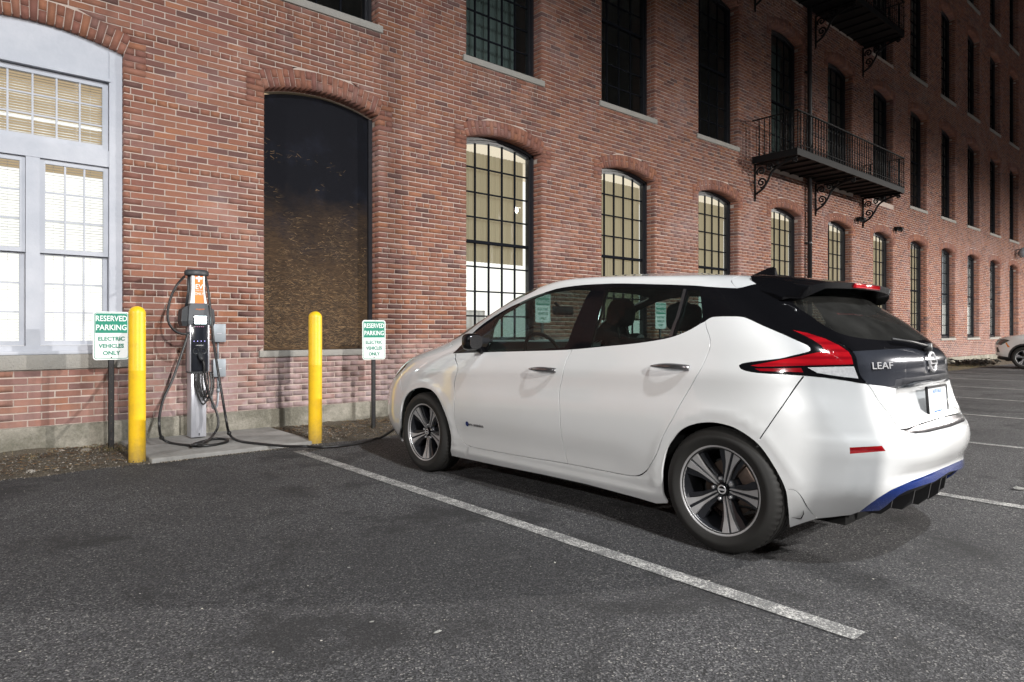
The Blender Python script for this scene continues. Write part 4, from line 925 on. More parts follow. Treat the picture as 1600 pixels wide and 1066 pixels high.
# outlines on that skin (arc along the side, arc up the section), metres
O_ = {
'dlo_up': [(1.231,0.841),(1.087,0.950),(1.028,1.053),(1.034,1.137),(1.106,1.211),(1.265,1.270),(1.458,1.331),(1.860,1.347),(2.233,1.351),(2.644,1.353),(3.223,1.346),(3.707,1.336),(3.860,1.322),(3.978,1.310),(4.029,1.310),(4.081,1.325),(4.183,1.354),(4.276,1.381)],
'dlo_low': [(1.239,0.839),(1.518,0.858),(1.961,0.875),(2.389,0.892),(2.719,0.918),(2.977,0.938),(3.170,0.958),(3.314,0.978),(3.431,1.004),(3.537,1.034),(3.621,1.063)],
'quarter_top': [(3.652,1.071),(3.708,1.093),(3.743,1.099),(3.820,1.100),(3.887,1.097),(3.922,1.086),(3.974,1.046),(4.026,1.005),(4.060,0.975),(4.089,0.950),(4.097,0.937),(4.096,0.924),(4.085,0.913),(4.029,0.895),(3.980,0.878),(3.910,0.865),(3.867,0.857),(3.832,0.848)],
'lamp_low': [(3.819,0.839),(3.822,0.828),(3.839,0.814),(3.901,0.802),(4.035,0.797),(4.132,0.787),(4.208,0.772),(4.269,0.758)],
'garnish_low': [(4.283,0.755),(4.342,0.745),(4.412,0.729),(4.506,0.725),(4.639,0.730)],
'glass_front': [(1.508,0.861),(1.418,0.915),(1.109,1.123),(1.130,1.202),(1.182,1.248),(1.274,1.286),(1.372,1.310),(1.528,1.323),(1.756,1.329),(1.954,1.330),(2.218,1.329),(2.211,1.209),(2.269,1.051),(2.346,0.909),(2.109,0.891),(1.882,0.878)],
'glass_rear': [(2.466,1.324),(2.760,1.326),(3.035,1.324),(3.368,1.318),(3.657,1.309),(3.445,1.178),(3.366,1.073),(3.309,0.987),(3.139,0.964),(2.928,0.943),(2.743,0.924),(2.598,0.914),(2.535,1.050),(2.495,1.190)],
'divider': [(3.657,1.309),(3.692,1.306),(3.479,1.177),(3.397,1.077),(3.337,0.986),(3.309,0.985),(3.366,1.073),(3.445,1.178)],
'glass_quarter': [(3.703,1.300),(3.782,1.291),(3.694,1.188),(3.638,1.093),(3.585,1.056),(3.525,1.030),(3.470,1.014),(3.407,0.999),(3.349,0.989),(3.404,1.077),(3.486,1.177)],
'hatch_glass': [(4.179,1.215),(4.223,1.253),(4.285,1.288),(4.422,1.337),(4.632,1.355),(4.695,1.270),(4.695,1.127)],
'hatch_glass_low': [(4.179,1.215),(4.170,1.180),(4.172,1.139),(4.186,1.080),(4.198,1.035),(4.221,0.963),(4.235,0.920),(4.349,0.921),(4.570,0.926),(4.695,0.902)],
'hatch_clear': [(4.213,1.195),(4.295,1.250),(4.433,1.296),(4.592,1.307),(4.695,1.233)],
'hatch_clear_low': [(4.213,1.195),(4.206,1.143),(4.217,1.091),(4.230,1.042),(4.265,1.002),(4.333,0.980),(4.445,0.968),(4.697,0.962)],
'hatch_seam': [(4.179,1.215),(4.172,1.139),(4.186,1.080),(4.198,1.035),(4.221,0.963),(4.239,0.915),(4.240,0.894),(4.239,0.850),(4.247,0.807),(4.263,0.775),(4.282,0.750),(4.297,0.712),(4.307,0.680),(4.338,0.613),(4.362,0.544),(4.480,0.559),(4.695,0.569)],
'red_upper': [(4.085,1.022),(4.132,1.007),(4.180,0.979),(4.212,0.944),(4.226,0.914),(4.226,0.888),(4.226,0.852),(4.154,0.849),(4.082,0.846),(3.983,0.839),(3.899,0.834),(3.868,0.838),(3.982,0.871),(4.059,0.893),(4.092,0.903),(4.132,0.915),(4.144,0.928),(4.144,0.944),(4.130,0.972),(4.109,0.997)],
'red_lower': [(3.887,0.824),(4.053,0.833),(4.061,0.812),(3.906,0.813)],
'lamp_clear': [(4.074,0.836),(4.154,0.840),(4.228,0.842),(4.245,0.784),(4.176,0.795),(4.107,0.810)],
'reflector': [(4.155,0.472),(4.258,0.478),(4.268,0.454),(4.154,0.443)],
'reflector_recess': [(4.260,0.480),(4.288,0.481),(4.306,0.451),(4.271,0.451)],
'step': [(4.367,0.544),(4.380,0.525),(4.416,0.511),(4.493,0.510),(4.601,0.512)],
'step_top': [(4.367,0.544),(4.480,0.559),(4.622,0.568)],
'blue_top': [(4.245,0.152),(4.253,0.192),(4.269,0.229),(4.306,0.266),(4.406,0.298),(4.566,0.314),(4.700,0.316)],
'blue_low': [(4.245,0.152),(4.325,0.150),(4.330,0.172),(4.332,0.201),(4.346,0.234),(4.376,0.253),(4.449,0.265),(4.540,0.269),(4.695,0.287)],
'bumper_low': [(4.119,0.108),(4.167,0.121),(4.224,0.134),(4.245,0.152)],
'headlamp': [(0.821,0.587),(0.758,0.635),(0.745,0.690),(0.846,0.743),(0.890,0.696),(0.853,0.632)],
'seam_fender': [(1.269,0.837),(1.418,0.752),(1.480,0.656),(1.508,0.549),(1.500,0.432),(1.505,0.315),(1.520,0.238),(1.551,0.187)],
'seam_bottom': [(1.551,0.187),(1.643,0.148),(1.853,0.145),(2.059,0.148),(2.360,0.155),(2.656,0.165),(3.003,0.167),(3.166,0.171),(3.237,0.188),(3.290,0.225)],
'seam_b': [(2.448,0.893),(2.498,0.851),(2.554,0.792),(2.588,0.689),(2.617,0.570),(2.623,0.441),(2.638,0.287),(2.662,0.166)],
'seam_r': [(3.656,1.067),(3.651,1.012),(3.647,0.948),(3.643,0.896),(3.623,0.819),(3.576,0.732),(3.534,0.657),(3.474,0.542),(3.412,0.439),(3.362,0.326),(3.290,0.225)],
'seam_bumper': [(4.063,0.793),(4.028,0.728),(3.986,0.649),(3.942,0.570),(3.893,0.478)],
'seam_rocker_f': [(1.643,0.148),(1.567,0.022)],
'rarch': [(3.392,0.021),(3.379,0.107),(3.385,0.185),(3.394,0.259),(3.427,0.363),(3.466,0.421),(3.506,0.467),(3.554,0.499),(3.612,0.522),(3.666,0.534),(3.713,0.539),(3.758,0.536),(3.801,0.525),(3.847,0.497),(3.887,0.459),(3.914,0.414),(3.940,0.359),(3.962,0.306),(3.980,0.252),(3.998,0.186),(4.021,0.116),(4.037,0.037)],
'farch': [(0.792,0.021),(0.963,0.167),(1.000,0.284),(1.014,0.381),(1.038,0.445),(1.073,0.493),(1.126,0.532),(1.193,0.552),(1.255,0.550),(1.304,0.535),(1.353,0.494),(1.395,0.429),(1.433,0.344),(1.450,0.267),(1.454,0.172),(1.409,0.020)],
'rocker': [(1.409,0.020),(1.576,0.024),(2.004,0.032),(2.407,0.044),(2.795,0.047),(3.192,0.029),(3.310,0.019),(3.400,0.042)],
'flap_low': [(4.037,0.037),(4.080,0.076),(4.119,0.108)],
'flap_seam': [(3.988,0.252),(4.013,0.249),(4.033,0.223),(4.067,0.169),(4.119,0.110)],
'front_low': [(0.790,0.123),(0.796,0.075),(0.792,0.021)],
}
def spline(x, Y):
    n = len(x); h = np.diff(x); A = np.zeros((n, n)); Rr = np.zeros((n,) + Y.shape[1:]); A[0, 0] = A[-1, -1] = 1
    for i in range(1, n - 1):
        A[i, i - 1] = h[i - 1]; A[i, i] = 2 * (h[i - 1] + h[i]); A[i, i + 1] = h[i]
        Rr[i] = 6 * ((Y[i + 1] - Y[i]) / h[i] - (Y[i] - Y[i - 1]) / h[i - 1])
    M = np.linalg.solve(A, Rr)
    def f(v):
        v = np.asarray(v, float); i = np.clip(np.searchsorted(x, v) - 1, 0, n - 2); hh = h[i][..., None]
        t = (v - x[i])[..., None]; q = (x[i + 1] - v)[..., None]
        return M[i] * q ** 3 / (6 * hh) + M[i + 1] * t ** 3 / (6 * hh) + (Y[i] / hh - M[i] * hh / 6) * q + (Y[i + 1] / hh - M[i + 1] * hh / 6) * t
    return f
KS = [0, 1.5, 3.7, 4.7]
sst = lambda x: np.clip(x, 0, 1) ** 2 * (3 - 2 * np.clip(x, 0, 1))
class Skin:
    def __init__(s, T, drop=.08, wheels=(.067, 2.74), wr=.322, recess=True, crease=True):
        s.T = T; d = np.hypot(np.diff(T[:, 0]), np.diff(T[:, 1])); s.vk = np.r_[0, np.cumsum(d)]; s.f = spline(s.vk, T); s.vmax = s.vk[-1]
        s.drop, s.wheels, s.wr, s.recess, s.crease = drop, wheels, wr, recess, crease
    def raw(s, U, v):
        S = np.interp(U, KS, [0, 1, 2, 3]); q = s.f(v); z, W, Af, Ar, a1, a2, n1, n2 = [q[..., i] for i in range(8)]; W = np.maximum(W, 0)
        ph = np.where(S < 1, S, np.where(S > 2, 3 - S, 1)) * math.pi / 2; n = np.where(S < 1.5, n1, n2); c, sn = np.cos(ph), np.sin(ph)
        r = (np.abs(c) ** n + np.abs(sn) ** n) ** (-1 / n)
        a = np.where(S < 1, a1 + (Af - a1) * r * c, np.where(S > 2, a2 + (Ar - a2) * r * c, a1 + (a2 - a1) * (S - 1)))
        t = 1 - .012 * np.clip((a - 1.9) / 1.2, 0, 2) ** 2 - .018 * np.clip((.3 - a), 0, 2) ** 2
        b = W * r * sn * t; k = np.clip(1.3 - a, 0, 9) ** 2
        return a, b, z - s.drop * sst((z - 1.2) / .3) * k / (1 + k)
    def P(s, U, v):
        U = np.asarray(U, float); v = np.asarray(v, float); a, b, z = s.raw(U, v); side = sst((b - .5) / .3)
        if s.crease:
            zc = .84 + .035 * np.clip(2.4 - a, -1, 3)
            b = b + side * (.004 * np.exp(-((z - zc) / .05) ** 2) - .003 * np.exp(-((z - zc + .12) / .06) ** 2)) * sst((3.3 - a) / .5) * sst((a + .45) / .3)
            b = b - side * .010 * np.exp(-((z - .36) / .085) ** 2) * sst((a - .45) / .35) * sst((2.5 - a) / .3)
            b = b + side * .012 * sst((.27 - z) / .05) * sst((a - .3) / .2) * sst((2.6 - a) / .2)
        if s.recess:   # the vertical edge where flank turns into rear bumper
            cv = np.interp(v, [.11, .2, .35, .5, .66, .77], [4.12, 4.15, 4.165, 4.145, 4.11, 4.05]); dd = np.sqrt((U - cv) ** 2 + .008 ** 2)
            q_ = .016 * np.exp(-dd / .075) * sst((v - .17) / .12) * sst((.74 - v) / .12); a = a - q_ * .72; b = b + q_ * .5
        for wa in s.wheels:
            d = np.hypot(a - wa, z - s.wr); b = b + side * .004 * np.exp(-((d - .40) / .03) ** 2) * sst((z - .2) / .1)
        if s.recess:
            rear = sst((-.3 - a) / .2)
            a = a + rear * .045 * sst((.44 - b) / .10) * sst((z - .715) / .03) * sst((.89 - z) / .05)
            a = a - rear * .012 * sst((.665 - z) / .03) * sst((z - .5) / .1)
            a = a + rear * .02 * np.exp(-((z - .46) / .04) ** 2) * sst((.62 - b) / .2)
        return a, b, z
    def loc(s, U, v, side=1):
        a, b, z = s.P(U, v); return np.stack([-side * b, a - 1.35, z], -1)
    def nrm(s, U, v, side=1):
        e = 2e-3; U = np.asarray(U, float); v = np.asarray(v, float)
        U0, U1 = np.clip(U - e, 0, 4.7), np.clip(U + e, 0, 4.7); v0, v1 = np.clip(v - e, 0, s.vmax), np.clip(v + e, 0, s.vmax)
        n = np.cross(s.loc(U1, v) - s.loc(U0, v), s.loc(U, v1) - s.loc(U, v0)); n /= np.linalg.norm(n, axis=-1, keepdims=True) + 1e-12
        c = s.loc(U, v) - np.array([0, 0, .7]); n *= np.where((n * c).sum(-1, keepdims=True) < 0, -1, 1)
        top = v > s.vmax - .01; n[top] = (0, 0, 1)
        cen = (U < 1e-4) | (U > 4.7 - 1e-4); n[cen, 0] = 0; n /= np.linalg.norm(n, axis=-1, keepdims=True) + 1e-12
        if side < 0: n = n * np.array([-1, 1, 1])
        return n
    def uv(s, a, z):
        """skin coordinates of a spot on the flank"""
        v = np.interp(z, s.T[:, 0], s.vk)
        for _ in range(4):
            U = np.linspace(0, 4.7, 800); A, B_, Z = s.P(U, np.full(800, v)); u = float(np.interp(-a, -A, U)); z_ = float(np.interp(u, U, Z)); v = float(np.clip(v + (z - z_), 0, s.vmax))
        return (u, v)
    def frame(s, U, v, off=.003, side=1):
        p = s.loc(np.array([U]), np.array([v]), side)[0]; n = s.nrm(np.array([U]), np.array([v]), side)[0]
        up = np.array([0, 0, 1.]); r = np.cross(up, n); r /= np.linalg.norm(r); u2 = np.cross(n, r); p = p + n * off
        return Matrix(((r[0], u2[0], n[0], p[0]), (r[1], u2[1], n[1], p[1]), (r[2], u2[2], n[2], p[2]), (0, 0, 0, 1)))
def sm(P, k=4):
    if len(P) < 3: return list(P)
    return [(p[0], p[1]) for p in smooth_path([(a_, b_, 0) for a_, b_ in P], k)]
def strip(P, hw):
    P = np.array(sm(P, 3)); d = np.gradient(P, axis=0); d /= np.linalg.norm(d, axis=1, keepdims=True) + 1e-9; n = np.stack([-d[:, 1], d[:, 0]], -1)
    return [tuple(p) for p in P + n * hw] + [tuple(p) for p in (P - n * hw)[::-1]]
def inside(poly, X, Y):
    r = np.zeros(len(X), bool); n = len(poly)
    for i in range(n):
        x0, y0 = poly[i]; x1, y1 = poly[i - 1]
        if y0 == y1: continue
        c = ((y0 > Y) != (y1 > Y)) & (X < (x1 - x0) * (Y - y0) / (y1 - y0) + x0); r ^= c
    return r
def build_shell(skin, regions, parent, centre_parts, no_skirt, mats, lining=None, step=.034):
    """regions: [(name or None, polygon)], first match wins, rest is 'body'; each becomes one mesh per side, or one across the centre line"""
    V = []; E = []
    for _n, poly in regions:
        n0 = len(V); poly = [(min(max(p[0], 0), 4.7), min(max(p[1], 0), skin.vmax)) for p in poly]; V += poly; E += [(n0 + i, n0 + (i + 1) % len(poly)) for i in range(len(poly))]
    n0 = len(V); bor = [(0, 0), (4.7, 0), (4.7, skin.vmax), (0, skin.vmax)]; V += bor; E += [(n0 + i, n0 + (i + 1) % 4) for i in range(4)]
    for i in range(1, int(4.7 / step)):
        for j in range(1, int(skin.vmax / step)): V.append((i * step + (step / 2 if j % 2 else 0), j * step))
    for j in range(1, int(skin.vmax / step)): V += [(0, j * step), (4.7, j * step)]
    r = delaunay_2d_cdt([Vector(p) for p in V], E, [], 0, 1e-5)
    uv = np.array([tuple(p) for p in r[0]]); F = np.array([f for f in r[2] if len(f) == 3])
    cen = uv[F].mean(1); lab = np.full(len(F), len(regions)); todo = np.ones(len(F), bool)
    for i, (_n, poly) in enumerate(regions):
        m = inside(poly, cen[:, 0], cen[:, 1]) & todo; lab[m] = i; todo &= ~m
    names = [n for n, _ in regions] + ['body']; made = {}
    L = skin.loc(uv[:, 0], uv[:, 1]); Nn = skin.nrm(uv[:, 0], uv[:, 1])
    for nm in dict.fromkeys(names):
        if nm is None: continue
        ids = [i for i, n in enumerate(names) if n == nm]; f = F[np.isin(lab, ids)]
        if not len(f): continue
        use, inv = np.unique(f, return_inverse=True); f = inv.reshape(-1, 3); P_ = L[use]; Q = Nn[use]; W = uv[use]
        g = np.cross(P_[f[:, 1]] - P_[f[:, 0]], P_[f[:, 2]] - P_[f[:, 0]]); flip = (g * Q[f].sum(1)).sum(-1) < 0; f[flip] = f[flip][:, ::-1]
        ok = np.linalg.norm(g, axis=1) > 1e-10; f = f[ok]
        vs, ns, fs = [P_], [Q], [f]
        if nm not in no_skirt:
            cnt = {}
            for t in f:
                for a_, b_ in ((t[0], t[1]), (t[1], t[2]), (t[2], t[0])): cnt[(a_, b_)] = 1
            be = [e for e in cnt if (e[1], e[0]) not in cnt]
            be = [e for e in be if not (W[e[0], 0] < 1e-4 and W[e[1], 0] < 1e-4) and not (W[e[0], 0] > 4.6999 and W[e[1], 0] > 4.6999)]
            if be:
                be = np.array(be); A, B_ = P_[be[:, 0]], P_[be[:, 1]]; nA, nB = Q[be[:, 0]], Q[be[:, 1]]
                sn = np.cross(B_ - A, nA); sn /= np.linalg.norm(sn, axis=1, keepdims=True) + 1e-12; m = len(be); n0 = len(P_)
                vs += [A, B_, B_ - nB * .016, A - nA * .016]; ns += [sn * .8 + nA * .6] * 2 + [sn] * 2
                q = n0 + np.arange(m); fs += [np.stack([q + m, q, q + 2 * m], 1), np.stack([q + 2 * m, q, q + 3 * m], 1)]
        vs = np.concatenate(vs); ns = np.concatenate(ns); fs = np.concatenate(fs)
        def mk(vv, nn, ff):
            me = bpy.data.meshes.new(nm); me.from_pydata(vv.tolist(), [], ff.tolist()); me.polygons.foreach_set('use_smooth', [True] * len(ff))
            me.materials.append(mats[nm]); nn = nn / (np.linalg.norm(nn, axis=1, keepdims=True) + 1e-12); me.normals_split_custom_set_from_vertices(nn.tolist()); return me
        MI = np.array([-1, 1, 1]); nv = len(vs)
        if nm in centre_parts:
            o = link(nm, mk(np.concatenate([vs, vs * MI]), np.concatenate([ns, ns * MI]), np.concatenate([fs, fs[:, ::-1] + nv])), None, parent); made[nm] = [o]
        else:
            made[nm] = [link(nm, mk(vs, ns, fs), None, parent), link(nm, mk(vs * MI, ns * MI, fs[:, ::-1]), None, parent)]
    if lining is not None:
        op = [i for i, n in enumerate(names) if n is not None and n not in lining[1]]; f = F[np.isin(lab, op) & (cen[:, 1] > lining[2])]
        use, inv = np.unique(f, return_inverse=True); f = inv.reshape(-1, 3); v_ = L[use] - Nn[use] * .028; nv = len(v_)
        me = bpy.data.meshes.new('interior_lining'); me.from_pydata(np.concatenate([v_, v_ * [-1, 1, 1]]).tolist(), [], np.concatenate([f, f + nv]).tolist()); me.polygons.foreach_set('use_smooth', [True] * (2 * len(f)))
        made['lining'] = [link('interior_lining', me, lining[0], parent)]
    return made

# materials of the cars
a = N('pearl_white'); P = a.pos()
M_paint = a.bsdf(a.mix(a.ramp(a.noise(1.4, 4, .6, P), (.35, 0.0), (.8, 1.0)), (.72, .73, .735), (.69, .695, .69)), .24, .08, None, Coat_Weight=1.0, Coat_Roughness=.025, Coat_IOR=1.75, Specular_IOR_Level=.5)
M_gloss = plain('gloss_black', (.005, .005, .006), .07, 0, .1, 5, Specular_IOR_Level=.35)
a = N('dark_flake'); M_flake = a.bsdf(a.mix(a.noise(900, 1, .5), (.022, .025, .034), (.05, .055, .07)), .22, .45, None, Coat_Weight=1.0, Coat_Roughness=.03)
M_blue = plain('blue_strip', (.005, .03, .20), .18, .35, .1, 40, Coat_Weight=1.0, Coat_Roughness=.03)
M_plas = plain('black_plastic', (.022, .022, .024), .5, 0, .15, 60); M_under = plain('underbody', (.008, .008, .008), .9)
M_chrome = plain('chrome', (.66, .66, .68), .22, .55, .05, 40); M_dchrome = plain('dark_chrome', (.30, .29, .30), .16, .9, .05, 40)
M_red = plain('red_lens', (.46, .006, .012), .10, 0, .35, 25, Coat_Weight=1.0, Coat_Roughness=.02)
M_redd = plain('dark_red_lens', (.22, .003, .008), .12, 0, .3, 30, Coat_Weight=1.0, Coat_Roughness=.02)
a = N('red_lens'); P = a.n('ShaderNodeTexCoord').outputs['Object']; wv = a.n('ShaderNodeTexWave', wave_type='BANDS', bands_direction='Z', i_Scale=9.0, i_Distortion=.6); a.set(wv, 'Vector', P)
M_red = a.bsdf(a.mix(a.math('MULTIPLY', a.ramp(wv.outputs['Fac'], (.1, 0.0), (.6, 1.0)), a.ramp(a.noise(5, 3, .5, P), (.3, .3), (.6, 1.0))), (.26, .004, .009), (.44, .007, .013)), .08, 0, a.bump(a.noise(60, 2, .5, P), .001), Coat_Weight=1.0, Coat_Roughness=.02)
a = N('clear_lens'); br = a.n('ShaderNodeTexBrick', i_Scale=26.0); a.set(br, 'Vector', a.n('ShaderNodeTexCoord').outputs['Object'])
M_clear = a.bsdf(a.mix(a.noise(60, 3, .6), (.40, .40, .42), (.88, .87, .87)), .10, .1, a.bump(a.noise(70, 2), .004), Coat_Weight=1.0, Coat_Roughness=.02)
M_hlamp = plain('headlight_lens', (.16, .09, .06), .08, .2, .5, 12, Coat_Weight=1.0)
M_cglass = glass('car_glass', (.40, .50, .48), 0, .6, .02); M_rglass = glass('tinted_glass', (.20, .25, .24), 0, .8, .05)
a = N('tyre_rubber'); P = a.pos(); M_tyre = a.bsdf(a.mix(a.noise(20, 4, .6), (.008, .0075, .007), (.014, .013, .0115)), .72, 0, a.bump(a.noise(300, 3), .0006))
M_mach = plain('machined_alloy', (.44, .435, .44), .34, .45, .06, 60); M_rimd = plain('painted_alloy', (.028, .030, .036), .30, .5, .1, 30, Coat_Weight=.6)
M_disc = plain('brake_disc', (.16, .12, .10), .45, .7, .3, 40); M_seat = plain('seat_cloth', (.014, .015, .016), .85, 0, .2, 60); M_dash = plain('dashboard', (.022, .023, .025), .6)
M_plate = plain('licence_plate', (.62, .65, .68), .4, 0, .03, 20); M_bluep = plain('blue_print', (.08, .20, .62), .4)

def make_wheel(parent, a_, b_, outward, rot, R=.322, rim=.232, design='five'):
    """outward: -1 for the car's left (local -x)"""
    wh = empty('wheel', (-b_, a_ - 1.35, R), 0, parent)
    def fx(m__):   # built with outward = +x; turned for the left side
        if outward < 0: m__.v = [(-x, -y, z) for x, y, z in m__.v]
        return m__
    w2 = .104; prof = [(rim - .018, -w2 + .01), (rim + .004, -w2 - .0), (rim + .03, -w2 - .006), (R - .04, -w2 - .004), (R - .012, -w2 + .010), (R - .001, -w2 + .026)]
    for c_ in (-.052, -.017, .017, .052): prof += [(R, c_ - .005), (R - .007, c_ - .004), (R - .007, c_ + .004), (R, c_ + .005)]
    prof += [(R - .001, w2 - .026), (R - .012, w2 - .010), (R - .026, w2 - .001), (R - .04, w2 + .004), (R - .044, w2 + .0055), (rim + .034, w2 + .006), (rim + .030, w2 + .0045), (rim + .008, w2 + .001), (rim + .001, w2 - .004), (rim - .018, w2 - .012)]
    n = 180; vs = []; L = len(prof)
    for i, (r, h) in enumerate(prof):
        sh = (abs(h) > .055) and r > R - .004
        for k in range(n):
            t = 2 * math.pi * k / n; rr = r - (.006 if sh and k % 3 == 0 else 0); vs.append((h, rr * math.cos(t), rr * math.sin(t)))
    m__ = MB().add(vs, [(i * n + k, i * n + (k + 1) % n, (i + 1) * n + (k + 1) % n, (i + 1) * n + k) for i in range(L - 1) for k in range(n)], True)
    fx(m__).obj('tyre', M_tyre, wh, sharp=50)
    fx(MB().lathe([(rim - .004, .088), (rim + .003, .092), (rim + .003, .098), (rim - .006, .100), (rim - .012, .094), (rim - .016, .080)], 64, 'x')).obj('rim_lip', M_mach, wh)
    fx(MB().lathe([(rim - .014, .085), (rim - .03, .04), (rim - .035, -.06), (rim - .01, -.1)], 48, 'x')).obj('rim_barrel', M_rimd, wh)
    fx(MB().lathe([(.001, -.02), (.145, -.02), (.145, -.035), (.001, -.035)], 40, 'x')).obj('brake_disc', M_disc, wh)
    t0 = R_(35) if outward < 0 else R_(145)
    cal = MB(); Mc = Matrix.Rotation(t0, 4, 'X'); cal.bbox(-.045, .012, .085, .165, -.05, .05, .01, 2, Mc); fx(cal).obj('brake_caliper', M_disc, wh)
    fx(MB().lathe([(.001, .045), (.062, .045), (.075, .02), (.075, -.02)], 40, 'x')).obj('hub', M_rimd, wh)
    hs = lambda r: .052 + (r - .04) / (rim - .04) * .036
    def blade(poly, h0, h1):
        m = MB(); vs = []
        for (r, s) in poly: vs.append((hs(r) + h0, r, s))
        for (r, s) in poly: vs.append((hs(r) + h1, r, s))
        k = len(poly); return m.add(vs, [tuple(range(k))[::-1], tuple(range(k, 2 * k))] + [(i, (i + 1) % k, k + (i + 1) % k, k + i) for i in range(k)])
    ro = rim - .010
    up = [(.034, .008), (.055, .0135), (.085, .0155), (.12, .019), (.15, .025), (.18, .036), (ro, .052), (ro, .0080), (.12, .0072), (.034, .0045)]
    dn = [(r, -s) for r, s in up]
    core = [(.03, -.010), (ro, -.010), (ro, .010), (.03, .010)]
    wingU = [(.05, .012), (.10, .019), (.15, .028), (ro - .002, .054), (ro - .004, .094), (.165, .072), (.12, .046), (.075, .034)]
    wingD = [(.05, -.012), (.10, -.019), (.15, -.028), (ro - .002, -.054), (ro - .003, -.080), (.175, -.060), (.12, -.040), (.075, -.032)]
    sg = -1 if outward < 0 else 1
    for k in range(5):
        th = R_(rot + 72 * k); ca, sa = math.cos(th), math.sin(th)
        def pos(m__):
            # wheel plane: right-hand angle seen from outside
            out = []
            for (h, r, s) in m__.v:
                u, v_ = r * ca - s * sa, r * sa + s * ca
                out.append((h, u, v_) if sg > 0 else (-h, -u, v_))
            m__.v = out; return m__
        pos(blade(core, -.030, -.009)).obj('spoke', M_rimd, wh)
        m2 = blade(up, -.018, 0); b2 = blade(dn, -.018, 0); pos(m2.add(b2.v, b2.f)).obj('spoke_face', M_mach, wh)
        m3 = blade(wingU, -.05, -.014); b3 = blade(wingD, -.055, -.022); pos(m3.add(b3.v, b3.f)).obj('spoke_wing', M_rimd, wh)
        an = th + R_(36); c2, s2 = .055 * math.cos(an), .055 * math.sin(an)
        if sg < 0: c2 = -c2
        MB().lathe([(.009, sg * .04), (.009, sg * .060), (.001, sg * .060)], 6, 'x', (0, c2, s2)).obj('wheel_nut', M_chrome, wh)
    fx(MB().lathe([(.036, .040), (.036, .058), (.031, .064), (.001, .065)], 28, 'x')).obj('hub_cap', M_gloss, wh)
    rg = MB().lathe([(.017, .065), (.021, .0675), (.024, .065)], 24, 'x').box(.064, .068, -.022, .022, -.0045, .0045); fx(rg).obj('hub_emblem', M_chrome, wh)
    return wh

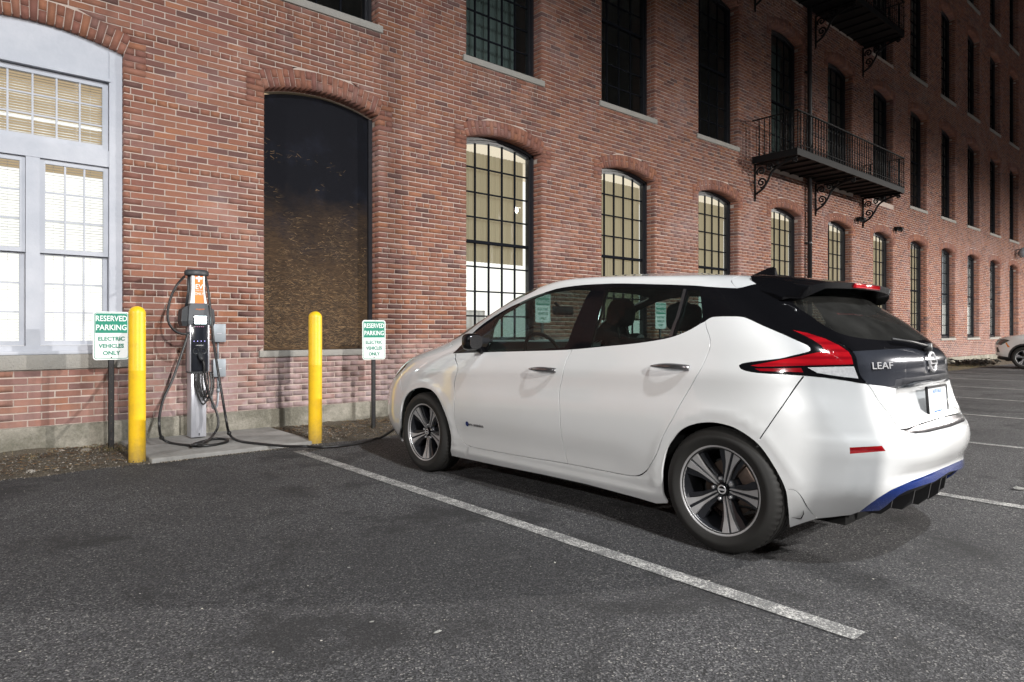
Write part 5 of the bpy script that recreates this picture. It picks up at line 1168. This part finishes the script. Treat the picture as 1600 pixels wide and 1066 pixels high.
def make_hatchback():
    sk = Skin(HATCH); O = O_
    car = empty('hatchback_car', (3.885, 1.84 + 1.35, 0), .0157)
    tag(car, 'white five-door electric hatchback with black rear roof, nose to the wall, plugged in', 'car')
    lowD = [(-.1, -.1), (-.1, .06), (.6, .06), (.79, .02), (.79, -.1)]
    sill = O['rocker'] + [(3.40, -.1), (1.409, -.1)]
    rearcut = [(4.0369, -.1)] + O['bumper_low'][:0] + [(4.0369, .0374), (4.0805, .0756)] + O['bumper_low'] + O['blue_low'][1:] + [(4.75, .2873), (4.75, -.1)]
    black = sm(O['dlo_low'], 3) + sm(O['quarter_top'], 3)[0:] + sm(O['lamp_low'], 3) + sm(O['garnish_low'], 3) + [(4.75, .7295), (4.75, 1.56), (4.5, 1.545), (4.38, 1.48), (4.30, 1.41)] + sm(O['dlo_up'], 3)[::-1]
    hs = O['hatch_seam']
    hatch = sm(O['hatch_glass'][:5], 3) + [(4.75, 1.352), (4.75, .9025)] + O['hatch_glass_low'][::-1][1:-1]
    clear = sm([(4.2132, 1.1949), (4.25, 1.226), (4.2948, 1.2499), (4.36, 1.278), (4.4328, 1.292), (4.55, 1.300), (4.66, 1.302)], 3) + [(4.75, 1.302), (4.75, .9616)] + sm(O['hatch_clear_low'][:-1], 3)[::-1][:-1]
    panel = [p for p in hs if .74 < p[1] < .93] + sm(O['garnish_low'], 3) + [(4.75, .7295), (4.75, .9025)] + O['hatch_glass_low'][::-1][1:3]
    seams = [strip(O['seam_fender'] + O['seam_bottom'][1:], .0036), strip(O['seam_b'], .0036), strip(O['seam_r'], .0036), strip(O['seam_bumper'], .0026), strip(hs[4:], .0035), strip(O['flap_seam'], .0020),
             strip([(1.5668, .0225), (1.6432, .1484)], .0018), strip([(0, .715), (.5, .725), (.84, .755), (1.0, .80), (1.05, .86), (1.02, .905), (.95, .915)], .0024),
             strip([(.886, .70), (.93, .62), (.98, .54), (1.03, .45)], .002), strip([(4.015, 1.30), (4.02, 1.345), (4.05, 1.38), (4.12, 1.41)], .0016)]
    screen = [(-.1, .935), (.5, .935), (.80, .94), (.90, .965), (.925, 1.02), (.90, 1.10), (.91, 1.18), (.97, 1.245), (1.09, 1.31), (1.05, 1.345), (.8, 1.375), (.5, 1.392), (-.1, 1.40)]
    fdoor = O['seam_fender'] + O['seam_bottom'][1:7] + [O['seam_b'][-1]] + O['seam_b'][::-1][1:] + [(2.4482, .93), (1.2686, .93)]
    rdoor = O['seam_b'][::-1] + [(2.45, 1.1), (3.6564, 1.1)] + O['seam_r'] + O['seam_bottom'][::-1][1:5]
    tail = hs[10:15] + [(4.48, .5591), (4.75, .5695), (4.75, .74)] + O['garnish_low'][::-1]
    bump = O['seam_bumper'][::-1] + O['lamp_low'][4:] + hs[10:15] + [(4.48, .5591), (4.75, .5695), (4.75, -.1), (4.12, -.1)] + [(4.1186, .1097), (4.0674, .1692), (4.033, .2226), (4.0134, .2486), (3.9878, .2515), (3.95, .33)]
    regs = [(None, lowD), (None, sill), (None, sm(O['farch'], 3) + [(1.409, -.1), (.7924, -.1)]), (None, sm(O['rarch'], 3) + [(4.0369, -.1), (3.3923, -.1)]), (None, rearcut)] + [(None, q) for q in seams] + [
        ('side_window', sm(O['glass_front'][:11], 3) + sm(O['glass_front'][10:14], 3)[1:] + O['glass_front'][14:]), ('side_window', O['glass_rear'][:]), ('window_divider', O['divider']), ('quarter_window', O['glass_quarter']),
        ('rear_window', clear), ('tail_light', O['red_upper']), ('tail_light_strip', O['red_lower']), ('reversing_light', O['lamp_clear']), ('reflector', O['reflector']), ('reflector_recess', O['reflector_recess']),
        ('tailgate_panel', panel), ('rear_window_border', hatch), ('black_trim', black), ('blue_strip', O['blue_top'] + [(4.75, .3164), (4.75, .2873)] + O['blue_low'][::-1][1:]),
        ('bumper_step', [(4.366, .543), (4.38, .5305), (4.415, .5200), (4.49, .518), (4.75, .518), (4.75, .5655), (4.48, .5555)]),
        ('headlight', sm(O['headlamp'][:4], 3) + O['headlamp'][4:]), ('windscreen', sm(screen[:], 2)), ('bonnet', [(-.1, .715), (.5, .725), (.84, .755), (1.0, .80), (1.05, .86), (1.02, .905), (.9, .93), (-.1, .935)]),
        ('front_door', fdoor), ('rear_door', rdoor), ('tailgate', tail), ('mud_flap', [(3.98, .26)] + O['flap_seam'] + [(4.03, .03)]), ('rear_bumper', bump),
        ('side_sill', [(1.40, -.1), (1.40, .17), (1.5507, .185)] + O['seam_bottom'][1:] + [(3.36, .22), (3.41, .1), (3.41, -.1)])]
    mats = dict(side_window=M_cglass, window_divider=M_dchrome, quarter_window=M_cglass, rear_window=M_rglass, tail_light=M_red, tail_light_strip=M_redd, reversing_light=M_clear, reflector=M_red, reflector_recess=M_paint,
                tailgate_panel=M_flake, rear_window_border=M_gloss, black_trim=M_gloss, blue_strip=M_blue, bumper_step=M_dchrome, headlight=M_hlamp, windscreen=M_cglass, bonnet=M_paint, front_door=M_paint, rear_door=M_paint,
                tailgate=M_paint, mud_flap=M_paint, rear_bumper=M_paint, side_sill=M_paint, body=M_paint)
    cen = {'rear_window', 'tailgate_panel', 'rear_window_border', 'black_trim', 'blue_strip', 'bumper_step', 'windscreen', 'bonnet', 'tailgate', 'rear_bumper', 'body'}
    gl = {'side_window', 'quarter_window', 'rear_window', 'windscreen', 'window_divider'}
    made = build_shell(sk, regs, car, cen, gl - {'window_divider'}, mats, (M_seat, gl - {'window_divider'}, .93))
    K = lambda m__, nm, mt, **k: m__.obj(nm, mt, car, **k)
    # wheel housings and floor
    for wa in (.067, 2.74):
        for s in (-1, 1):
            m__ = MB().lathe([(.405, s * .79), (.40, s * .55), (.001, s * .55)], 40, 'x', (0, wa - 1.35, .33)); m__.v = [(x, y, max(z, .24)) for x, y, z in m__.v]; K(m__, 'wheel_housing', M_under)
    K(MB().box(-.80, .80, .50 - 1.35, 2.30 - 1.35, .17, .30).box(-.52, .52, -.42 - 1.35, 3.35 - 1.35, .18, .32).box(-.665, .665, -.22 - 1.35, .45 - 1.35, .20, .55).box(-.665, .665, 2.4 - 1.35, 3.1 - 1.35, .20, .55), 'underbody', M_under)
    K(MB().box(-.74, .74, .5 - 1.35, 2.32 - 1.35, .30, .42).box(-.6, .6, -.5 - 1.35, .5 - 1.35, .32, .62), 'cabin_floor', M_seat)
    for wa, rot in ((.067, -2), (2.74, -15)):
        make_wheel(car, wa, .775, -1, rot); make_wheel(car, wa, -.775, 1, rot + 20)
    # diffuser under the blue strip
    us = np.linspace(4.33, 4.7, 14); lowv = np.interp(us, [p[0] for p in O['blue_low'][1:]], [p[1] for p in O['blue_low'][1:]])
    rows = []
    for f_, off in ((1.0, .004), (.85, .03), (.45, .045), (.15, .075), (.0, .16)):
        vv = .085 + (lowv - .085) * f_; p = sk.loc(us, vv) ; n_ = sk.nrm(us, vv); rows.append(p - n_ * off)
    rows = np.array(rows); full = np.concatenate([rows, rows[:, ::-1][:, 1:] * [-1, 1, 1]], 1); nr, nc = full.shape[:2]
    K(MB().add(full.reshape(-1, 3), [(i * nc + j, i * nc + j + 1, (i + 1) * nc + j + 1, (i + 1) * nc + j) for i in range(nr - 1) for j in range(nc - 1)], True), 'diffuser', M_plas)
    for b_ in (-.42, -.25, -.08, .08, .25, .42):
        e = -.70 + .35 * b_ * b_; K(MB().prism([(e - 1.35 + .03, .37), (e - 1.35 + .045, .285), (e - 1.35 + .09, .245), (-.35 - 1.35, .235), (-.40 - 1.35, .34)], -.006, .006, Matrix.Translation((b_, 0, 0)) @ Matrix(((0, 0, 1, 0), (1, 0, 0, 0), (0, 1, 0, 0), (0, 0, 0, 1)))), 'diffuser_fin', M_plas)
    # roof spoiler
    U, V_ = np.meshgrid(np.linspace(2.5, 4.7, 160), np.linspace(1.0, sk.vmax, 200)); A, B_, Z = sk.P(U, V_)
    def topz(a_, b_):
        m = (np.abs(A - a_) < .03) & (np.abs(B_ - abs(b_)) < .03); return float(Z[m].max()) if m.any() else 1.4
    secs = []
    for b_ in np.r_[-.612, -.585, np.linspace(-.56, .56, 21), .585, .612]:
        q = abs(b_); ov = max(0, (q - .45) / .12)
        ae = -.335 + .034 * (q / .45) ** 2 + .055 * ov ** 1.8; zt = 1.402 - .010 * (q / .45) ** 2 - .028 * ov ** 1.6; th = .032 + .026 * min(ov, 1)
        if q > .6: sec = [(-.02, 1.355), (-.10, 1.335), (-.145, 1.312), (-.143, 1.302), (-.12, 1.30), (-.03, 1.33)]
        elif q > .57: sec = [(.03, 1.385), (-.09, 1.365), (-.175, 1.345), (-.170, 1.31), (-.12, 1.31), (0, 1.34)]
        else:
            zf = topz(.06, b_); sec = [(.06, zf + .002), (-.12, (zf + zt) / 2 + .008), (ae, zt), (ae + .010, zt - th), (-.15, zt - th - .012), (.02, zf - .05)]
        secs.append([(b_, a_ - 1.35, z_) for a_, z_ in sec])
    ns = len(secs); vs = [p for s_ in secs for p in s_]; fs = [(i * 6 + k, i * 6 + (k + 1) % 6, (i + 1) * 6 + (k + 1) % 6, (i + 1) * 6 + k) for i in range(ns - 1) for k in range(6)] + [tuple(range(6)), tuple(range((ns - 1) * 6, ns * 6))]
    sp = K(MB().add(vs, fs, True), 'roof_spoiler', M_gloss, sharp=35)
    m__ = MB(); m__.bbox(-.17, .17, -.338 - 1.35, -.30 - 1.35, 1.372, 1.399, .005, 2); o = m__.obj('brake_light', M_red, sp)
    # shark fin, wiper, mirrors, handles
    za = topz(.28, 0)
    fin = [(.40, za - .01), (.36, za + .012), (.30, za + .038), (.25, za + .058), (.215, za + .064), (.20, za + .055), (.195, za + .01), (.19, za - .01)]
    m__ = MB(); n = len(fin); m__.add([(s_ * (.004 + .022 * max(0, (za + .06 - z_) / .07)), a_ - 1.35, z_) for s_ in (-1, 1) for a_, z_ in fin], [tuple(range(n)), tuple(range(n, 2 * n))[::-1]] + [(i, (i + 1) % n, n + (i + 1) % n, n + i) for i in range(n)])
    K(m__, 'antenna', M_gloss)
    wp = MB(); wp.lathe([(.001, -.03), (.022, -.028), (.026, 0), (.001, .005)], 14, 'y', (0, -.615 - 1.35, 1.055)); wp.tube([(0, -.635 - 1.35, 1.06), (-.15, -.60 - 1.35, 1.085), (-.32, -.565 - 1.35, 1.10)], .007, 6); K(wp, 'rear_wiper', M_plas)
    for s in (-1, 1):
        mh = MB(); mh.bbox(min(-s * .885, -s * 1.02), max(-s * .885, -s * 1.02), 1.955 - 1.35, 2.065 - 1.35, 1.005, 1.125, .042, 4); mo = K(mh, 'door_mirror', M_gloss)
        g_ = MB(); g_.prism(rrect(.11, .095, .035), -.001, .001, Matrix.Translation((-s * .953, 1.9535 - 1.35, 1.065)) @ FACE); g_.obj('mirror_glass', M_dchrome, mo)
        MB().tube([(-s * .82, 2.02 - 1.35, .985), (-s * .91, 2.01 - 1.35, 1.03)], [.03, .025], 10).obj('mirror_arm', M_gloss, mo)
        for (u_, v_) in ((2.366, .755), (3.405, .811)):
            F_ = sk.frame(u_, v_, .0, s); d_ = MB(); pts = []
            sgn = 1 if s > 0 else -1
            for i in range(17):
                t = i / 16; x_ = (-.125 + .25 * t); hh = .0045 + .0125 * math.sin(min(1, (t if sgn > 0 else 1 - t) * 1.25) * math.pi * .62) ; pts.append((x_, .012 + .026 * math.sin(t * math.pi) ** .55, hh))
            vs = []
            for x_, o_, hh in pts: vs += [F_ @ Vector((x_, hh, o_ - .008)), F_ @ Vector((x_, hh * .3, o_)), F_ @ Vector((x_, -hh * .6, o_ - .002)), F_ @ Vector((x_, -hh, o_ - .012))]
            d_.add(vs, [(i * 4 + k, i * 4 + (k + 1) % 4, i * 4 + 4 + (k + 1) % 4, i * 4 + 4 + k) for i in range(16) for k in range(4)] + [(0, 1, 2, 3), (64, 65, 66, 67)], True)
            hd = K(d_, 'door_handle', M_dchrome)
    # writing and badges
    add_text('lettering', 'LEAF', .047, M_chrome, sk.frame(4.338, .8425, .004), car, 1.38, .0015, .0002)
    add_text('lettering', 'zero emission', .034, M_dchrome, sk.frame(1.752, .319, .002), car, .98, .0008, .0003)
    F_ = sk.frame(1.655, .319, .0025); K(MB().add([F_ @ Vector((.019 * math.cos(q), .019 * math.sin(q), 0)) for q in np.linspace(0, 2 * math.pi, 20, endpoint=False)], [tuple(range(20))]), 'badge', M_blue)
    F_ = sk.frame(4.7, .851, .006); F_.translation = Vector((0, F_.translation.y, .981))
    em = MB().lathe([(.041, 0), (.043, .008), (.052, .008), (.055, 0)], 36, 'z', M=F_); em.box(-.054, .054, -.0125, .0125, 0, .010, F_); eo = K(em, 'emblem', M_chrome)
    add_text('emblem_lettering', 'NISSAN', .021, M_gloss, F_ @ Matrix.Translation((0, 0, .0112)), eo, 1.05, .0004)
    F_ = sk.frame(4.47, .60, .0); pr = MB()
    yb = sk.loc(np.array([4.7]), np.array([.645]))[0][1]; PF = Matrix.Translation((0, yb - .040, .778)) @ Matrix.Rotation(R_(-4), 4, 'X') @ FACE
    # wall-facing matrix has y up; plate looks back along -y
    fr = MB(); W2, H2 = .157, .082; o2, i2 = rrect(2 * W2, 2 * H2, .012), rrect(2 * W2 - .018, 2 * H2 - .022, .006); n = len(o2)
    for (za_, zb_) in ((-.008, -.008),):
        vs = [PF @ Vector((p[0], p[1], za_)) for p in o2] + [PF @ Vector((p[0], p[1], za_)) for p in i2] + [PF @ Vector((p[0], p[1], .004)) for p in o2]
        fr.add(vs, [(q, (q + 1) % n, n + (q + 1) % n, n + q) for q in range(n)] + [(q, (q + 1) % n, 2 * n + (q + 1) % n, 2 * n + q) for q in range(n)])
    K(fr, 'plate_frame', M_gloss); pl = K(MB().prism(rrect(.304, .152, .01), -.004, .003, PF), 'licence_plate', M_plate)
    PT = lambda x_, y_, d: PF @ Matrix.Translation((x_, y_, -d)) @ Matrix.Diagonal((1, 1, -1, 1))
    add_text('lettering', 'AUTO SALES', .026, M_bluep, PT(0, .052, .0045), pl, .9, .0003, .0006)
    add_text('lettering', 'majorworld.com', .021, M_bluep, PT(0, -.050, .0045), pl, .9, .0003, .0004)
    add_text('lettering', 'MAJOR WORLD', .016, M_plate, PT(0, -.0755, .0085), pl, 1.2, .0003)
    add_text('lettering', 'SV', .028, M_dchrome, Matrix.Translation((.42, sk.loc(np.array([4.40]), np.array([.60]), -1)[0][1] - .006, .76)) @ Matrix.Rotation(R_(90), 4, 'X') @ Matrix.Rotation(R_(12), 4, 'Y'), car, 1.1, .001)
    # cabin
    def seat(b_, a0=1.2):
        s = empty('front_seat', (-b_, a0 - 1.35, .42), 0, car)
        B2 = lambda m__, nm: m__.obj(nm, M_seat, s)
        B2(MB().bbox(-.25, .25, .05, .58, 0, .17, .06, 3), 'cushion')
        B2(MB().bbox(-.24, .24, -.07, .07, .10, .70, .06, 3, Matrix.Rotation(R_(16), 4, 'X')), 'backrest')
        Mh = Matrix.Translation((0, -.085, .84)) @ Matrix.Rotation(R_(8), 4, 'X')
        h_ = MB().lathe([(.001, .105), (.06, .10), (.105, .075), (.128, .03), (.132, -.03), (.120, -.07), (.07, -.088), (.001, -.09)], 22, 'z', M=Mh @ Matrix.Diagonal((1, .50, 1, 1))); B2(h_, 'headrest')
        for x in (-.05, .05): MB().tube([(x, -.12, .64), (x, -.09, .80)], .006, 8).obj('headrest_post', M_chrome, s)
    seat(.36); seat(-.36)
    s = empty('rear_seat', (0, .55 - 1.35, .42), 0, car)
    MB().bbox(-.64, .64, .05, .5, 0, .17, .05, 3).obj('cushion', M_seat, s); MB().bbox(-.64, .64, -.06, .08, .1, .66, .05, 3, Matrix.Rotation(R_(20), 4, 'X')).obj('backrest', M_seat, s)
    for b_ in (-.38, .38, 0): MB().bbox(-b_ - .125, -b_ + .125, -.02, .12, .72, .89 if b_ else .78, .05, 4, Matrix.Translation((0, -.0, 0))).obj('headrest', M_seat, s)
    K(MB().bbox(-.72, .72, 2.10 - 1.35, 2.62 - 1.35, .60, .985, .08, 3), 'dashboard', M_dash)
    Mx = Matrix.Translation((-.36, 1.86 - 1.35, .955)) @ Matrix.Rotation(R_(64), 4, 'X')
    ring = [tuple(Mx @ Vector((.185 * math.cos(t), .185 * math.sin(t), 0))) for t in np.linspace(0, 2 * math.pi, 40, endpoint=False)]
    swm = MB().tube(ring, .014, 8, close=True)
    for t in (0, math.pi, -math.pi / 2): swm.tube([tuple(Mx @ Vector((.03 * math.cos(t), .03 * math.sin(t), -.01))), tuple(Mx @ Vector((.18 * math.cos(t), .18 * math.sin(t), 0)))], .014, 6)
    swm.lathe([(.001, .015), (.05, .01), (.06, -.03), (.001, -.03)], 20, 'z', M=Mx); swm.tube([tuple(Mx @ Vector((0, 0, -.02))), (-.36, 2.15 - 1.35, .84)], .03, 8); K(swm, 'steering_wheel', M_dash)
    K(MB().bbox(-.12, .12, 1.995 - 1.35, 2.025 - 1.35, 1.275, 1.345, .02, 3).tube([(0, 2.02 - 1.35, 1.32), (0, 2.10 - 1.35, 1.375)], .012, 8), 'rear_view_mirror', M_dash)
    return car, sk
hatch_car, hatch_skin = make_hatchback()

# the white SUV at the far right: nose to the wall as well
def make_suv():
    T = HATCH.copy(); T = T[:, :]; T[:, 0] = [.24, .30, .38, .47, .57, .67, .77, .87, .95, 1.02, 1.09, 1.18, 1.28, 1.39, 1.48, 1.53, 1.565, 1.59, 1.60]
    T[:, 2] = [3.40, 3.46, 3.50, 3.52, 3.53, 3.53, 3.52, 3.48, 3.38, 3.12, 2.66, 2.36, 2.16, 1.94, 1.76, 1.60, 1.44, 1.28, .95]; T[:, 3] -= .03; T[:, 6] = 3.4; T[:, 1] *= 1.008
    sk = Skin(T, .05, (.0, 2.63), .345, False, False); car = empty('suv', (26.0, 5.15 - 2.63 + 1.35, 0), 0); tag(car, 'white sports utility vehicle with black arches, cut off by the right edge of the photo', 'car')
    q = lambda pts: [sk.uv(a_, z_) for a_, z_ in pts]
    arch = lambda wa, r, z0=.1: q([(wa + r * math.cos(R_(t)), .345 + r * math.sin(R_(t))) for t in range(0, 181, 15)]) + [(sk.uv(wa - r, .345)[0], -.1), (sk.uv(wa + r, .345)[0], -.1)]
    regs = [(None, arch(0, .385)), (None, arch(2.63, .385)),
            ('side_window', q([(2.10, 1.07), (1.85, 1.26), (1.55, 1.41), (1.1, 1.46), (1.08, 1.07)])), ('side_window', q([(1.0, 1.07), (1.0, 1.46), (.3, 1.45), (.12, 1.1)])),
            ('windscreen', [(-.1, sk.vk[10]), (.85, sk.vk[10]), (.92, sk.vk[12]), (1.1, sk.vk[14]), (-.1, sk.vk[15])]), ('rear_window', [(4.1, sk.vk[11]), (4.2, sk.vk[14]), (4.75, sk.vk[14]), (4.75, sk.vk[10] + .02)]),
            ('black_trim', q([(2.25, 1.02), (1.9, 1.3), (1.5, 1.47), (1.0, 1.51), (.2, 1.49), (-.3, 1.3), (-.1, 1.05)])),
            ('indicator', q([(3.07, .66), (3.14, .80), (3.10, .81), (3.01, .67)])),
            ('headlight', q([(3.02, .88), (3.2, .92), (3.42, .90)]) + [(.55, sk.vk[7] - .0), (.55, sk.vk[6] - .03), (.80, sk.vk[6] - .04)]),
            ('grille', [(-.1, sk.vk[7] - .02), (.5, sk.vk[7] - .02), (.5, sk.vk[5] + .03), (-.1, sk.vk[5])]), ('air_intake', q([(3.30, .50), (3.36, .66), (3.42, .64), (3.40, .50)])),
            ('arch_trim', arch(2.63, .44)), ('arch_trim', arch(0, .44)), ('lower_trim', [(-.1, -.1), (4.75, -.1), (4.75, sk.vk[2]), (3.4, sk.vk[1]), (1.5, sk.vk[1]), (.9, sk.vk[2] - .02), (-.1, sk.vk[2])])]
    mats = dict(side_window=M_rglass, windscreen=M_cglass, rear_window=M_rglass, black_trim=M_gloss, indicator=plain('amber_lens', (.75, .22, .01), .2), headlight=M_hl2, grille=M_plas, air_intake=M_plas, arch_trim=M_plas, lower_trim=M_plas, body=M_paint)
    cen = {'windscreen', 'rear_window', 'grille', 'lower_trim', 'body'}
    build_shell(sk, regs, car, cen, {'side_window', 'windscreen', 'rear_window'}, mats, (M_seat, {'side_window', 'windscreen', 'rear_window'}, .95), .06)
    MB().box(-.8, .8, .5 - 1.35, 2.2 - 1.35, .2, .34).box(-.5, .5, -.4 - 1.35, 3.2 - 1.35, .22, .36).obj('underbody', M_under, car)
    for wa in (0, 2.63):
        for s in (-1, 1):
            m__ = MB().lathe([(.42, s * .80), (.41, s * .55), (.001, s * .55)], 30, 'x', (0, wa - 1.35, .35)); m__.v = [(x, y, max(z, .25)) for x, y, z in m__.v]; m__.obj('wheel_housing', M_under, car)
        make_wheel(car, wa, .79, -1, 20, .345, .235); make_wheel(car, wa, -.79, 1, 20, .345, .235)
    for s in (-1, 1): MB().bbox(min(-s * .9, -s * 1.08), max(-s * .9, -s * 1.08), 1.9 - 1.35, 2.03 - 1.35, 1.05, 1.19, .04, 3).obj('door_mirror', M_gloss, car)
    return car
M_hl2 = plain('headlight_dark', (.06, .06, .065), .08, .4, .5, 12, Coat_Weight=1.0)
suv = make_suv()
